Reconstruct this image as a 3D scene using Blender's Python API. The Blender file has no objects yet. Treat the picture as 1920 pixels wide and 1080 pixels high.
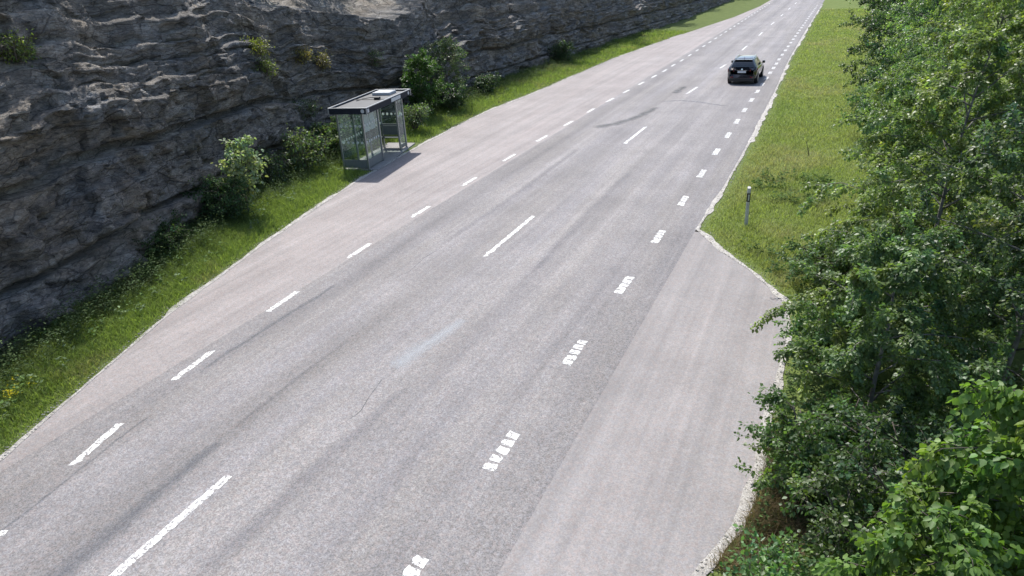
import bpy, bmesh, math, random
import numpy as np
from mathutils import Matrix, Vector

SC = bpy.context.scene
COL = SC.collection
rng = np.random.default_rng(7)
random.seed(7)
R = math.radians
V3 = lambda *a: np.array(a, float)

# ------------------------------------------------------------------ helpers
def tag(o, label=None, cat=None, group=None, kind=None):
    if label: o['label'] = label
    if cat: o['category'] = cat
    if group: o['group'] = group
    if kind: o['kind'] = kind
    return o

def link(name, me, mat=None, parent=None, smooth=False):
    o = bpy.data.objects.new(name, me)
    COL.objects.link(o)
    mats = mat if isinstance(mat, (list, tuple)) else ([mat] if mat else [])
    for m in mats:
        me.materials.append(m)
    if parent is not None:
        o.parent = parent
    if smooth:
        me.polygons.foreach_set('use_smooth', np.ones(len(me.polygons), bool))
    return o

def empty(name, loc=(0, 0, 0), rz=0.0):
    o = bpy.data.objects.new(name, None)
    COL.objects.link(o)
    o.location = loc
    o.rotation_euler = (0, 0, rz)
    o.empty_display_size = 0.3
    return o

def fast(name, V, F, mat=None, parent=None, col=None, smooth=False):
    """one mesh object from numpy arrays: V (n,3), F (m,k)"""
    V = np.ascontiguousarray(V, np.float32)
    F = np.ascontiguousarray(F, np.int32)
    me = bpy.data.meshes.new(name)
    n, k = F.shape
    me.vertices.add(len(V))
    me.vertices.foreach_set('co', V.ravel())
    me.loops.add(n * k)
    me.loops.foreach_set('vertex_index', F.ravel())
    me.polygons.add(n)
    me.polygons.foreach_set('loop_start', np.arange(0, n * k, k, dtype=np.int32))
    me.update(calc_edges=True)
    if col is not None:
        a = me.color_attributes.new('Col', 'FLOAT_COLOR', 'POINT')
        c = np.ones((len(V), 4), np.float32)
        c[:, :3] = col
        a.data.foreach_set('color', c.ravel())
    return link(name, me, mat, parent, smooth)

class MB:
    """collects boxes, prisms, tubes and discs into one mesh"""
    def __init__(s):
        s.v = []; s.f = []; s.m = []
    def add(s, vs, fs, mi=0):
        b = len(s.v)
        s.v += [tuple(float(c) for c in p) for p in vs]
        s.f += [tuple(b + i for i in f) for f in fs]
        s.m += [mi] * len(fs)
        return s
    def box(s, a, b, mi=0):
        x0, y0, z0 = a; x1, y1, z1 = b
        vs = [(x0, y0, z0), (x1, y0, z0), (x1, y1, z0), (x0, y1, z0), (x0, y0, z1), (x1, y0, z1), (x1, y1, z1), (x0, y1, z1)]
        return s.add(vs, [(3, 2, 1, 0), (4, 5, 6, 7), (0, 1, 5, 4), (1, 2, 6, 5), (2, 3, 7, 6), (3, 0, 4, 7)], mi)
    def disc(s, c, n, r, t=0.004, k=14, mi=0):
        c = V3(*c); n = V3(*n); n /= np.linalg.norm(n)
        a = np.cross(n, V3(0, 0, 1) if abs(n[2]) < .9 else V3(1, 0, 0)); a /= np.linalg.norm(a); b = np.cross(n, a)
        ring = [c + r * (a * math.cos(2 * math.pi * i / k) + b * math.sin(2 * math.pi * i / k)) for i in range(k)]
        vs = [p - n * t / 2 for p in ring] + [p + n * t / 2 for p in ring]
        fs = [tuple(range(k - 1, -1, -1)), tuple(range(k, 2 * k))] + [(i, (i + 1) % k, k + (i + 1) % k, k + i) for i in range(k)]
        return s.add(vs, fs, mi)
    def tube(s, pts, rad, k=6, mi=0):
        pts = [V3(*p) for p in pts]
        if not isinstance(rad, (list, tuple, np.ndarray)): rad = [rad] * len(pts)
        vs = []; fs = []
        ref = V3(0.31, 0.2, 0.93)
        for i, p in enumerate(pts):
            d = pts[min(i + 1, len(pts) - 1)] - pts[max(i - 1, 0)]
            d /= (np.linalg.norm(d) + 1e-9)
            a = np.cross(d, ref); 
            if np.linalg.norm(a) < .05: a = np.cross(d, V3(1, 0, 0))
            a /= np.linalg.norm(a); b = np.cross(d, a)
            for j in range(k):
                t = 2 * math.pi * j / k
                vs.append(p + rad[i] * (a * math.cos(t) + b * math.sin(t)))
        for i in range(len(pts) - 1):
            for j in range(k):
                fs.append((i * k + j, i * k + (j + 1) % k, (i + 1) * k + (j + 1) % k, (i + 1) * k + j))
        fs.append(tuple(range(k - 1, -1, -1)))
        fs.append(tuple((len(pts) - 1) * k + j for j in range(k)))
        return s.add(vs, fs, mi)
    def build(s, name, mat=None, parent=None, smooth=False, bevel=0):
        me = bpy.data.meshes.new(name)
        me.from_pydata(s.v, [], s.f)
        me.polygons.foreach_set('material_index', np.array(s.m, np.int32))
        o = link(name, me, mat, parent, smooth)
        if bevel:
            b = o.modifiers.new('Bevel', 'BEVEL'); b.width = bevel; b.segments = 2; b.limit_method = 'ANGLE'
        return o

# numpy noise
def hash3(ix, iy, s):
    h = (ix.astype(np.int64) * 374761393 + iy.astype(np.int64) * 668265263 + s * 1442695041) & 0x7fffffff
    h = (h ^ (h >> 13)) * 1274126177 & 0x7fffffff
    h = (h ^ (h >> 16)) * 2246822519 & 0x7fffffff
    return ((h ^ (h >> 15)) & 0xffffff) / float(0x1000000)
def vnoise(x, y, s=0):
    x = np.asarray(x, float); y = np.asarray(y, float)
    ix = np.floor(x); iy = np.floor(y); fx = x - ix; fy = y - iy
    fx = fx * fx * (3 - 2 * fx); fy = fy * fy * (3 - 2 * fy)
    a = hash3(ix, iy, s); b = hash3(ix + 1, iy, s); c = hash3(ix, iy + 1, s); d = hash3(ix + 1, iy + 1, s)
    return (a * (1 - fx) + b * fx) * (1 - fy) + (c * (1 - fx) + d * fx) * fy
def fbm(x, y, s=0, o=4):
    t = 0; a = .5
    for i in range(o):
        t = t + a * vnoise(np.asarray(x) * 2 ** i, np.asarray(y) * 2 ** i, s + 17 * i); a *= .5
    return t / (1 - .5 ** o)
def facets(x, y, s, tilt=0.6):
    """broken-stone relief: each jittered cell is a flat facet of its own height and tilt"""
    ix = np.floor(x); iy = np.floor(y)
    best = np.full(x.shape, 9e9); val = np.zeros(x.shape)
    for dx in (-1, 0, 1):
        for dy in (-1, 0, 1):
            cx = ix + dx; cy = iy + dy
            px = cx + .15 + .7 * hash3(cx, cy, s); py = cy + .15 + .7 * hash3(cx, cy, s + 5)
            d = np.maximum(abs(x - px) * .9, abs(y - py)) + .35 * np.hypot(x - px, y - py)
            v = hash3(cx, cy, s + 9) - .5 + tilt * ((hash3(cx, cy, s + 11) - .5) * (x - px) + (hash3(cx, cy, s + 13) - .5) * (y - py))
            m = d < best
            best = np.where(m, d, best); val = np.where(m, v, val)
    return val

# ------------------------------------------------------------------ materials
def newmat(name):
    m = bpy.data.materials.new(name); m.use_nodes = True
    nt = m.node_tree
    return m, nt, nt.nodes['Principled BSDF'], nt.nodes['Material Output']
def N(nt, t, **kw):
    n = nt.nodes.new(t)
    for k, v in kw.items():
        if k == 'inp':
            for a, b in v.items(): n.inputs[a].default_value = b
        else: setattr(n, k, v)
    return n
def flat(name, c, rough=.6, metal=0.0, var=0.08, scale=6.0, bump=0.0, spec=.5):
    m, nt, b, out = newmat(name)
    tc = N(nt, 'ShaderNodeTexCoord')
    no = N(nt, 'ShaderNodeTexNoise', inp={'Scale': scale, 'Detail': 6})
    nt.links.new(tc.outputs['Object'], no.inputs['Vector'])
    cr = N(nt, 'ShaderNodeValToRGB')
    cr.color_ramp.elements[0].position = .3; cr.color_ramp.elements[1].position = .7
    cr.color_ramp.elements[0].color = (*[x * (1 - var) for x in c], 1)
    cr.color_ramp.elements[1].color = (*[min(1, x * (1 + var)) for x in c], 1)
    nt.links.new(no.outputs['Fac'], cr.inputs['Fac'])
    nt.links.new(cr.outputs['Color'], b.inputs['Base Color'])
    b.inputs['Roughness'].default_value = rough; b.inputs['Metallic'].default_value = metal
    b.inputs['Specular IOR Level'].default_value = spec
    if bump:
        bp_ = N(nt, 'ShaderNodeBump', inp={'Strength': bump, 'Distance': .02})
        nt.links.new(no.outputs['Fac'], bp_.inputs['Height']); nt.links.new(bp_.outputs['Normal'], b.inputs['Normal'])
    return m
def glass(name, tint=(.86, .92, .9), refl=.09, dirt=.035, rough=.02):
    m, nt, b, out = newmat(name)
    tr = N(nt, 'ShaderNodeBsdfTransparent', inp={'Color': (*tint, 1)})
    gl = N(nt, 'ShaderNodeBsdfGlossy', inp={'Roughness': rough, 'Color': (.9, .95, 1, 1)})
    lw = N(nt, 'ShaderNodeLayerWeight', inp={'Blend': .5})
    pw = N(nt, 'ShaderNodeMath', operation='POWER', inp={1: 5.0}); nt.links.new(lw.outputs['Facing'], pw.inputs[0])
    fr = N(nt, 'ShaderNodeMath', operation='MULTIPLY_ADD', inp={1: .85, 2: .035}); nt.links.new(pw.outputs[0], fr.inputs[0])
    di = N(nt, 'ShaderNodeBsdfDiffuse', inp={'Color': (.55, .6, .6, 1)})
    mx = N(nt, 'ShaderNodeMixShader'); mx2 = N(nt, 'ShaderNodeMixShader', inp={'Fac': dirt})
    nt.links.new(fr.outputs[0], mx.inputs['Fac']); nt.links.new(tr.outputs[0], mx.inputs[1]); nt.links.new(gl.outputs[0], mx.inputs[2])
    nt.links.new(mx.outputs[0], mx2.inputs[1]); nt.links.new(di.outputs[0], mx2.inputs[2])
    nt.links.new(mx2.outputs[0], out.inputs['Surface'])
    return m
def leafmat(name, trans=.35, rough=.45, tcol=(1.12, 1.25, .5), spec=.5, up=0):
    m, nt, b, out = newmat(name)
    if up:
        ge = N(nt, 'ShaderNodeNewGeometry'); mv = N(nt, 'ShaderNodeMix', data_type='VECTOR', inp={0: up}); mv.inputs[5].default_value = (0, 0, 1)
        nt.links.new(ge.outputs['Normal'], mv.inputs[4]); nz = N(nt, 'ShaderNodeVectorMath', operation='NORMALIZE'); nt.links.new(mv.outputs[1], nz.inputs[0]); nt.links.new(nz.outputs[0], b.inputs['Normal'])
    at = N(nt, 'ShaderNodeAttribute', attribute_name='Col')
    nt.links.new(at.outputs['Color'], b.inputs['Base Color'])
    b.inputs['Roughness'].default_value = rough
    b.inputs['Specular IOR Level'].default_value = spec
    tl = N(nt, 'ShaderNodeBsdfTranslucent')
    mu = N(nt, 'ShaderNodeMix', data_type='RGBA', blend_type='MULTIPLY', inp={0: 1.0})
    mu.inputs[7].default_value = (*tcol, 1)
    nt.links.new(at.outputs['Color'], mu.inputs[6]); nt.links.new(mu.outputs[2], tl.inputs['Color'])
    mx = N(nt, 'ShaderNodeMixShader', inp={'Fac': trans})
    nt.links.new(b.outputs[0], mx.inputs[1]); nt.links.new(tl.outputs[0], mx.inputs[2])
    nt.links.new(mx.outputs[0], out.inputs['Surface'])
    return m

def asphalt(name, base, tint2, lanes=None, speck=.55, bump=.35):
    """worn asphalt: stones of light and dark aggregate, long soft streaks along the road, blotches"""
    m, nt, b, out = newmat(name)
    L = nt.links
    geo = N(nt, 'ShaderNodeNewGeometry')
    def noise(scale, detail=3, rough=.6, sc=None, dist=0):
        n = N(nt, 'ShaderNodeTexNoise', inp={'Scale': scale, 'Detail': detail, 'Roughness': rough, 'Distortion': dist})
        if sc:
            mp = N(nt, 'ShaderNodeMapping'); mp.inputs['Scale'].default_value = sc
            L.new(geo.outputs['Position'], mp.inputs['Vector']); L.new(mp.outputs[0], n.inputs['Vector'])
        else: L.new(geo.outputs['Position'], n.inputs['Vector'])
        return n.outputs['Fac']
    def math_(op, a, b_=None, c=None):
        n = N(nt, 'ShaderNodeMath', operation=op)
        for i, x in enumerate((a, b_, c)):
            if x is None: continue
            if isinstance(x, (int, float)): n.inputs[i].default_value = x
            else: L.new(x, n.inputs[i])
        return n.outputs[0]
    def rng_(x, a, b_, c, d):
        n = N(nt, 'ShaderNodeMapRange'); n.inputs[1].default_value = a; n.inputs[2].default_value = b_
        n.inputs[3].default_value = c; n.inputs[4].default_value = d
        L.new(x, n.inputs[0]); return n.outputs[0]
    # stones: voronoi cells with random brightness + fine noise
    vo = N(nt, 'ShaderNodeTexVoronoi', inp={'Scale': 66.0, 'Randomness': 1.0})
    L.new(geo.outputs['Position'], vo.inputs['Vector'])
    sp = N(nt, 'ShaderNodeSeparateColor'); L.new(vo.outputs['Color'], sp.inputs[0])
    stones = rng_(sp.outputs[0], 0, 1, 1 - speck, 1 + speck)
    vo2 = N(nt, 'ShaderNodeTexVoronoi', inp={'Scale': 27.0}); L.new(geo.outputs['Position'], vo2.inputs['Vector'])
    sp2 = N(nt, 'ShaderNodeSeparateColor'); L.new(vo2.outputs['Color'], sp2.inputs[0])
    stones2 = rng_(sp2.outputs[1], 0, 1, 1 - speck * .35, 1 + speck * .35)
    fine = rng_(noise(9, 5, .7), .3, .7, 1 - speck * .3, 1 + speck * .3)
    blot = rng_(noise(.42, 6, .7), .28, .72, .84, 1.14)
    streak = rng_(noise(1.0, 5, .62, (2.3, .07, 1), .3), .3, .7, .86, 1.12)
    streak2 = rng_(noise(1.0, 4, .6, (8.0, .10, 1)), .3, .7, .93, 1.06)
    f = stones
    for t in (stones2, fine, blot, streak, streak2): f = math_('MULTIPLY', f, t)
    if lanes:
        sx = N(nt, 'ShaderNodeSeparateXYZ'); L.new(geo.outputs['Position'], sx.inputs[0])
        wob = rng_(noise(.11, 2, .5), .3, .7, -.22, .22)
        x = math_('ADD', sx.outputs['X'], wob)
        u = rng_(x, lanes[0], lanes[1], 0, 1)
        cr = N(nt, 'ShaderNodeValToRGB'); cr.color_ramp.interpolation = 'EASE'
        el = cr.color_ramp.elements
        st = lanes[2]
        el[0].position, el[1].position = 0, 1
        el[0].color = (*[st[0][1]] * 3, 1); el[1].color = (*[st[-1][1]] * 3, 1)
        for xx, val in st[1:-1]:
            e = el.new((xx - lanes[0]) / (lanes[1] - lanes[0])); e.color = (val, val, val, 1)
        L.new(u, cr.inputs['Fac'])
        f = math_('MULTIPLY', f, math_('MULTIPLY', cr.outputs['Color'], 2.0))
    mixf = rng_(noise(1.0, 4, .6, (1.3, .09, 1)), .36, .64, 0, 1)
    mc = N(nt, 'ShaderNodeMix', data_type='RGBA'); mc.inputs[6].default_value = (*base, 1); mc.inputs[7].default_value = (*tint2, 1)
    L.new(mixf, mc.inputs[0])
    # a few reddish and bluish stones
    hu = N(nt, 'ShaderNodeValToRGB'); he = hu.color_ramp.elements; he[0].position, he[1].position = 0, 1
    he[0].color = (1.05, .985, .97, 1); he[1].color = (.975, .99, 1.03, 1)
    e = he.new(.5); e.color = (1, 1, 1, 1)
    L.new(sp2.outputs[2], hu.inputs[0])
    hm = N(nt, 'ShaderNodeMix', data_type='RGBA', blend_type='MULTIPLY', inp={0: 1.0}); L.new(mc.outputs[2], hm.inputs[6]); L.new(hu.outputs[0], hm.inputs[7])
    vm = N(nt, 'ShaderNodeVectorMath', operation='SCALE'); L.new(hm.outputs[2], vm.inputs[0]); L.new(f, vm.inputs['Scale'])
    L.new(vm.outputs[0], b.inputs['Base Color'])
    b.inputs['Roughness'].default_value = .82; b.inputs['Specular IOR Level'].default_value = .3
    bm_ = N(nt, 'ShaderNodeBump', inp={'Strength': bump, 'Distance': .012})
    L.new(stones, bm_.inputs['Height']); L.new(bm_.outputs['Normal'], b.inputs['Normal'])
    return m

def groundmat(name, cols, s1=1.2, s2=14, bump=.5):
    m, nt, b, out = newmat(name)
    L = nt.links; geo = N(nt, 'ShaderNodeNewGeometry')
    n1 = N(nt, 'ShaderNodeTexNoise', inp={'Scale': s1, 'Detail': 6, 'Roughness': .65}); L.new(geo.outputs['Position'], n1.inputs[0])
    n2 = N(nt, 'ShaderNodeTexNoise', inp={'Scale': s2, 'Detail': 5, 'Roughness': .7}); L.new(geo.outputs['Position'], n2.inputs[0])
    mx = N(nt, 'ShaderNodeMath', operation='MULTIPLY_ADD', inp={1: .55}); L.new(n2.outputs[0], mx.inputs[0])
    m5 = N(nt, 'ShaderNodeMath', operation='MULTIPLY', inp={1: .45}); L.new(n1.outputs[0], m5.inputs[0]); L.new(m5.outputs[0], mx.inputs[2])
    cr = N(nt, 'ShaderNodeValToRGB'); el = cr.color_ramp.elements
    el[0].position, el[1].position = .33, .67
    el[0].color = (*cols[0], 1); el[1].color = (*cols[-1], 1)
    for i, c in enumerate(cols[1:-1]):
        e = el.new(.33 + .34 * (i + 1) / (len(cols) - 1)); e.color = (*c, 1)
    L.new(mx.outputs[0], cr.inputs[0]); L.new(cr.outputs[0], b.inputs['Base Color'])
    b.inputs['Roughness'].default_value = .95; b.inputs['Specular IOR Level'].default_value = .1
    bu = N(nt, 'ShaderNodeBump', inp={'Strength': bump, 'Distance': .05}); L.new(n2.outputs[0], bu.inputs['Height']); L.new(bu.outputs[0], b.inputs['Normal'])
    return m

def rockmat(name):
    m, nt, b, out = newmat(name)
    L = nt.links; geo = N(nt, 'ShaderNodeNewGeometry')
    def tex(scale, d, sc=(1, 1, 1), rough=.6, dist=0.0):
        mp = N(nt, 'ShaderNodeMapping'); mp.inputs['Scale'].default_value = sc; L.new(geo.outputs['Position'], mp.inputs['Vector'])
        n = N(nt, 'ShaderNodeTexNoise', inp={'Scale': scale, 'Detail': d, 'Roughness': rough, 'Distortion': dist}); L.new(mp.outputs[0], n.inputs[0]); return n
    big = tex(.5, 5); mid = tex(2.5, 8, (1, .5, 1.6), .7); fine = tex(16, 6, (1, .6, 1.6), .75)
    cr = N(nt, 'ShaderNodeValToRGB'); el = cr.color_ramp.elements
    el[0].position, el[1].position = .3, .72
    el[0].color = (.13, .126, .12, 1); el[1].color = (.50, .48, .445, 1)
    for p, c in ((.42, (.20, .194, .186)), (.52, (.27, .248, .222)), (.60, (.325, .317, .302))):
        e = el.new(p); e.color = (*c, 1)
    L.new(mid.outputs[0], cr.inputs[0])
    # slow change: warm brown and blue grey fields
    c2 = N(nt, 'ShaderNodeValToRGB'); e2 = c2.color_ramp.elements
    e2[0].position, e2[1].position = .35, .65
    e2[0].color = (.84, .88, .94, 1); e2[1].color = (1.14, 1.03, .90, 1)
    L.new(big.outputs[0], c2.inputs[0])
    mu = N(nt, 'ShaderNodeMix', data_type='RGBA', blend_type='MULTIPLY', inp={0: 1.0}); L.new(cr.outputs[0], mu.inputs[6]); L.new(c2.outputs[0], mu.inputs[7])
    # dark joints between blocks and bedding layers, at three sizes; every block has its own tone
    wv = N(nt, 'ShaderNodeVectorMath', operation='MULTIPLY_ADD'); wv.inputs[1].default_value = (.16, .16, .16)
    L.new(mid.outputs['Color'], wv.inputs[0]); L.new(geo.outputs['Position'], wv.inputs[2])
    def mul(a, b_):
        n = N(nt, 'ShaderNodeMath', operation='MULTIPLY'); L.new(a, n.inputs[0]); L.new(b_, n.inputs[1]); return n.outputs[0]
    mmo = None
    for sc_, st_, wd, dk in ((.75, (1, .5, 2.0), .022, .3), (2.1, (1, .5, 2.2), .035, .45), (6.5, (1, .55, 2.2), .06, .65)):
        mp = N(nt, 'ShaderNodeMapping'); mp.inputs['Scale'].default_value = st_; mp.inputs['Rotation'].default_value = (.06, .5 * sc_, 0); L.new(wv.outputs[0], mp.inputs[0])
        vo = N(nt, 'ShaderNodeTexVoronoi', feature='DISTANCE_TO_EDGE', inp={'Scale': sc_}); L.new(mp.outputs[0], vo.inputs['Vector'])
        ed = N(nt, 'ShaderNodeMapRange'); ed.inputs[1].default_value = 0; ed.inputs[2].default_value = wd; ed.inputs[3].default_value = dk; ed.inputs[4].default_value = 1
        L.new(vo.outputs['Distance'], ed.inputs[0])
        vc = N(nt, 'ShaderNodeTexVoronoi', inp={'Scale': sc_}); L.new(mp.outputs[0], vc.inputs['Vector'])
        sp = N(nt, 'ShaderNodeSeparateColor'); L.new(vc.outputs['Color'], sp.inputs[0])
        tn = N(nt, 'ShaderNodeMapRange'); tn.inputs[3].default_value = .82; tn.inputs[4].default_value = 1.26; L.new(sp.outputs[0], tn.inputs[0])
        t_ = mul(ed.outputs[0], tn.outputs[0]); mmo = t_ if mmo is None else mul(mmo, t_)
    fr = N(nt, 'ShaderNodeMapRange'); fr.inputs[1].default_value = .3; fr.inputs[2].default_value = .7; fr.inputs[3].default_value = .62; fr.inputs[4].default_value = 1.45
    L.new(fine.outputs[0], fr.inputs[0])
    mm = N(nt, 'ShaderNodeMath', operation='MULTIPLY'); L.new(mmo, mm.inputs[0]); L.new(fr.outputs[0], mm.inputs[1])
    vm = N(nt, 'ShaderNodeVectorMath', operation='SCALE'); L.new(mu.outputs[2], vm.inputs[0]); L.new(mm.outputs[0], vm.inputs['Scale'])
    # moss in places
    mo = tex(1.1, 6, (1, 1, 1), .7); mr = N(nt, 'ShaderNodeMapRange'); mr.inputs[1].default_value = .63; mr.inputs[2].default_value = .74; mr.inputs[3].default_value = 0; mr.inputs[4].default_value = .7
    L.new(mo.outputs[0], mr.inputs[0])
    m3 = N(nt, 'ShaderNodeMix', data_type='RGBA'); L.new(mr.outputs[0], m3.inputs[0]); L.new(vm.outputs[0], m3.inputs[6]); m3.inputs[7].default_value = (.075, .08, .035, 1)
    L.new(m3.outputs[2], b.inputs['Base Color'])
    b.inputs['Roughness'].default_value = .8; b.inputs['Specular IOR Level'].default_value = .35
    ad = N(nt, 'ShaderNodeMath', operation='MULTIPLY_ADD', inp={1: .5}); L.new(fine.outputs[0], ad.inputs[0]); L.new(mm.outputs[0], ad.inputs[2])
    bu = N(nt, 'ShaderNodeBump', inp={'Strength': 1.0, 'Distance': .09}); L.new(ad.outputs[0], bu.inputs['Height']); L.new(bu.outputs[0], b.inputs['Normal'])
    return m

def paintmat(name):
    m, nt, b, out = newmat(name)
    L = nt.links; geo = N(nt, 'ShaderNodeNewGeometry')
    n = N(nt, 'ShaderNodeTexNoise', inp={'Scale': 12.0, 'Detail': 6, 'Roughness': .75}); L.new(geo.outputs['Position'], n.inputs[0])
    cr = N(nt, 'ShaderNodeValToRGB'); el = cr.color_ramp.elements
    el[0].position, el[1].position = .36, .52; el[0].color = (.40, .39, .38, 1); el[1].color = (.68, .68, .665, 1)
    L.new(n.outputs[0], cr.inputs[0]); L.new(cr.outputs[0], b.inputs['Base Color']); b.inputs['Roughness'].default_value = .6
    # worn through to the asphalt in small flecks
    n2 = N(nt, 'ShaderNodeTexNoise', inp={'Scale': 17.0, 'Detail': 6, 'Roughness': .75}); L.new(geo.outputs['Position'], n2.inputs[0])
    mr = N(nt, 'ShaderNodeMapRange'); mr.inputs[1].default_value = .41; mr.inputs[2].default_value = .51; L.new(n2.outputs[0], mr.inputs[0])
    tr = N(nt, 'ShaderNodeBsdfTransparent'); mx = N(nt, 'ShaderNodeMixShader')
    L.new(mr.outputs[0], mx.inputs[0]); L.new(tr.outputs[0], mx.inputs[1]); L.new(b.outputs[0], mx.inputs[2]); L.new(mx.outputs[0], out.inputs[0])
    return m

def patchmat(name, c, dens=.8, scale=3.0):
    """thin bitumen or pale stain: ragged and see-through between the stones"""
    m, nt, b, out = newmat(name)
    L = nt.links; geo = N(nt, 'ShaderNodeNewGeometry'); at = N(nt, 'ShaderNodeAttribute', attribute_name='Col')
    n = N(nt, 'ShaderNodeTexNoise', inp={'Scale': scale, 'Detail': 8, 'Roughness': .75}); L.new(geo.outputs['Position'], n.inputs[0])
    ad = N(nt, 'ShaderNodeMath', operation='MULTIPLY_ADD', inp={1: 1.6}); L.new(at.outputs['Fac'], ad.inputs[0]); L.new(n.outputs[0], ad.inputs[2])
    mr = N(nt, 'ShaderNodeMapRange'); mr.inputs[1].default_value = 1.0; mr.inputs[2].default_value = 1.6; mr.inputs[4].default_value = dens; L.new(ad.outputs[0], mr.inputs[0])
    b.inputs['Base Color'].default_value = (*c, 1); b.inputs['Roughness'].default_value = .75
    tr = N(nt, 'ShaderNodeBsdfTransparent'); mx = N(nt, 'ShaderNodeMixShader')
    L.new(mr.outputs[0], mx.inputs[0]); L.new(tr.outputs[0], mx.inputs[1]); L.new(b.outputs[0], mx.inputs[2]); L.new(mx.outputs[0], out.inputs[0])
    return m

LANES = (-11.1, -2.9, [(-11.1, .50), (-10.75, .47), (-10.25, .40), (-9.9, .47), (-9.2, .53), (-8.6, .49), (-8.2, .43), (-7.8, .49), (-7.4, .52), (-6.7, .54), (-6.15, .46), (-5.5, .52), (-4.8, .49), (-4.3, .47), (-3.5, .44), (-2.9, .42)])
def dotmat(name):
    m, nt, b, out = newmat(name)
    b.inputs['Base Color'].default_value = (.85, .87, .85, 1)
    tl = N(nt, 'ShaderNodeBsdfTranslucent', inp={'Color': (.85, .87, .85, 1)}); mx = N(nt, 'ShaderNodeMixShader', inp={'Fac': .5})
    nt.links.new(b.outputs[0], mx.inputs[1]); nt.links.new(tl.outputs[0], mx.inputs[2]); nt.links.new(mx.outputs[0], out.inputs[0])
    return m
M = dict(
    road=asphalt('worn_asphalt', (.196, .188, .190), (.206, .195, .188), LANES, speck=.32),
    bay=asphalt('pinkish_asphalt', (.252, .228, .219), (.240, .222, .215), None, speck=.2, bump=.2),
    apron=asphalt('smooth_grey_asphalt', (.226, .211, .204), (.210, .199, .194), None, speck=.15, bump=.15),
    paint=paintmat('road_paint'),
    tar=patchmat('tar', (.085, .087, .09), .85, 2.2), pale=patchmat('pale_stain', (.37, .395, .42), .6, 13.0), oil=patchmat('rubbed_dark', (.10, .11, .13), .5, 3.2), faint=patchmat('faint_track', (.12, .12, .14), .26, 2.2),
    soil=groundmat('verge_soil', [(.05, .065, .022), (.09, .12, .035), (.13, .15, .055)]),
    lawn=groundmat('lawn', [(.07, .10, .028), (.11, .145, .04), (.145, .16, .06)], .8, 9),
    dirt=groundmat('forest_floor', [(.02, .022, .012), (.05, .05, .025), (.09, .08, .045)]),
    gravel=groundmat('pale_gravel', [(.29, .27, .24), (.48, .455, .42), (.70, .68, .64)], 5, 38, 1.0),
    pebble=flat('pebble', (.66, .64, .60), .85, var=.25, scale=3),
    rock=rockmat('fractured_rock'),
    matte=leafmat('matte_leaf', .3, .8, spec=.15), leaf=leafmat('leaf', .5, .42), broad=leafmat('broad_leaf', .45, .5, spec=.4), grass=leafmat('grass_blade', .48, .55, (1.0, 1.1, .6), spec=.25),
    bark=flat('bark', (.10, .085, .07), .9, var=.4, scale=20, bump=.6),
    birch=flat('birch_bark', (.16, .15, .135), .85, var=.55, scale=9, bump=.4),
    twig=flat('twig', (.07, .055, .04), .85, var=.2),
    alu=flat('grey_metal', (.30, .32, .33), .38, .75, .08, 8),
    silver=flat('silver_trim', (.36, .37, .385), .35, .6, .05, 8),
    fascia=flat('dark_fascia', (.016, .019, .028), .7, 0, .15, 5, 0, .2),
    roofg=flat('roof_sheet', (.05, .054, .06), .55, 0, .18, 3, .1),
    solar=flat('white_panel', (.40, .41, .425), .4, 0, .06, 9),
    black=flat('black_plastic', (.012, .012, .013), .45, 0, .1),
    signw=flat('pale_sign', (.45, .47, .48), .5, 0, .08, 12),
    glass=glass('shelter_glass'), dots=dotmat('white_dots'),
    kick=flat('grey_panel', (.155, .17, .175), .5, .2, .08),
    bench=flat('bench_dark', (.05, .055, .06), .5), 
    concrete=groundmat('concrete_slab', [(.20, .195, .19), (.25, .243, .235), (.31, .30, .29)], 1.5, 22, .25),
    plastic=flat('grey_white_plastic', (.46, .46, .44), .55, 0, .14, 14),
    reflector=flat('reflector', (.5, .52, .53), .25, .3),
    carpaint=flat('black_paint', (.012, .013, .017), .12, .0, .05, 3, spec=1.0),
    carglass=flat('tinted_glass', (.015, .02, .022), .05, 0, .05, spec=.9),
    tail=flat('tail_light', (.22, .012, .018), .15, 0, .15, 30), tyre=flat('tyre', (.012, .012, .012), .9), rim=flat('rim', (.25, .26, .27), .35, .8),
    plate=flat('number_plate', (.62, .63, .65), .5), chrome=flat('chrome', (.6, .61, .62), .18, .9),
    stick=flat('dead_wood', (.03, .026, .022), .9),
)

# ------------------------------------------------------------------ layout curves (metres; x across the road, y along it)
def curve(pts):
    p = np.array(pts, float)
    return lambda y: np.interp(y, p[:, 1], p[:, 0])
bay_edge = curve([(-9.9, -22), (-10.1, -6), (-10.5, 0), (-11.3, 4.6), (-12.1, 6.8), (-13.1, 9.7), (-14.1, 13.7), (-14.85, 17.2), (-15.3, 19.8), (-15.6, 22.3), (-15.9, 25.2), (-16.3, 30), (-16.4, 33), (-16.1, 38.2), (-16.0, 45.5), (-15.9, 53.7), (-14.6, 70), (-12.4, 92), (-11.5, 110), (-11.4, 190)])
rock_base = curve([(-12.4, -22), (-13.0, 0), (-14.0, 5.5), (-15.0, 8.4), (-15.7, 10.5), (-16.7, 13.2), (-17.4, 15.5), (-18.4, 18.5), (-19.3, 22), (-19.7, 26), (-19.8, 31), (-20.1, 36), (-19.7, 43), (-19.6, 50.7), (-19.0, 65), (-18.0, 90), (-18, 190)])
right_edge = curve([(-3.0, -22), (-3.0, 18), (-2.9, 22.3), (-2.9, 28), (-3.0, 38.5), (-3.3, 53.2), (-3.4, 80), (-3.5, 190)])
apron_edge = curve([(-2.4, -12), (-1.6, 0), (-1.15, 4), (-.85, 6.2), (-.52, 7.2), (-.40, 8.4), (-.42, 9.5), (-.36, 10.8), (-.28, 12.3), (-.42, 14.0), (-1.3, 15.5), (-2.25, 16.7), (-2.95, 17.9)])

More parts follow.
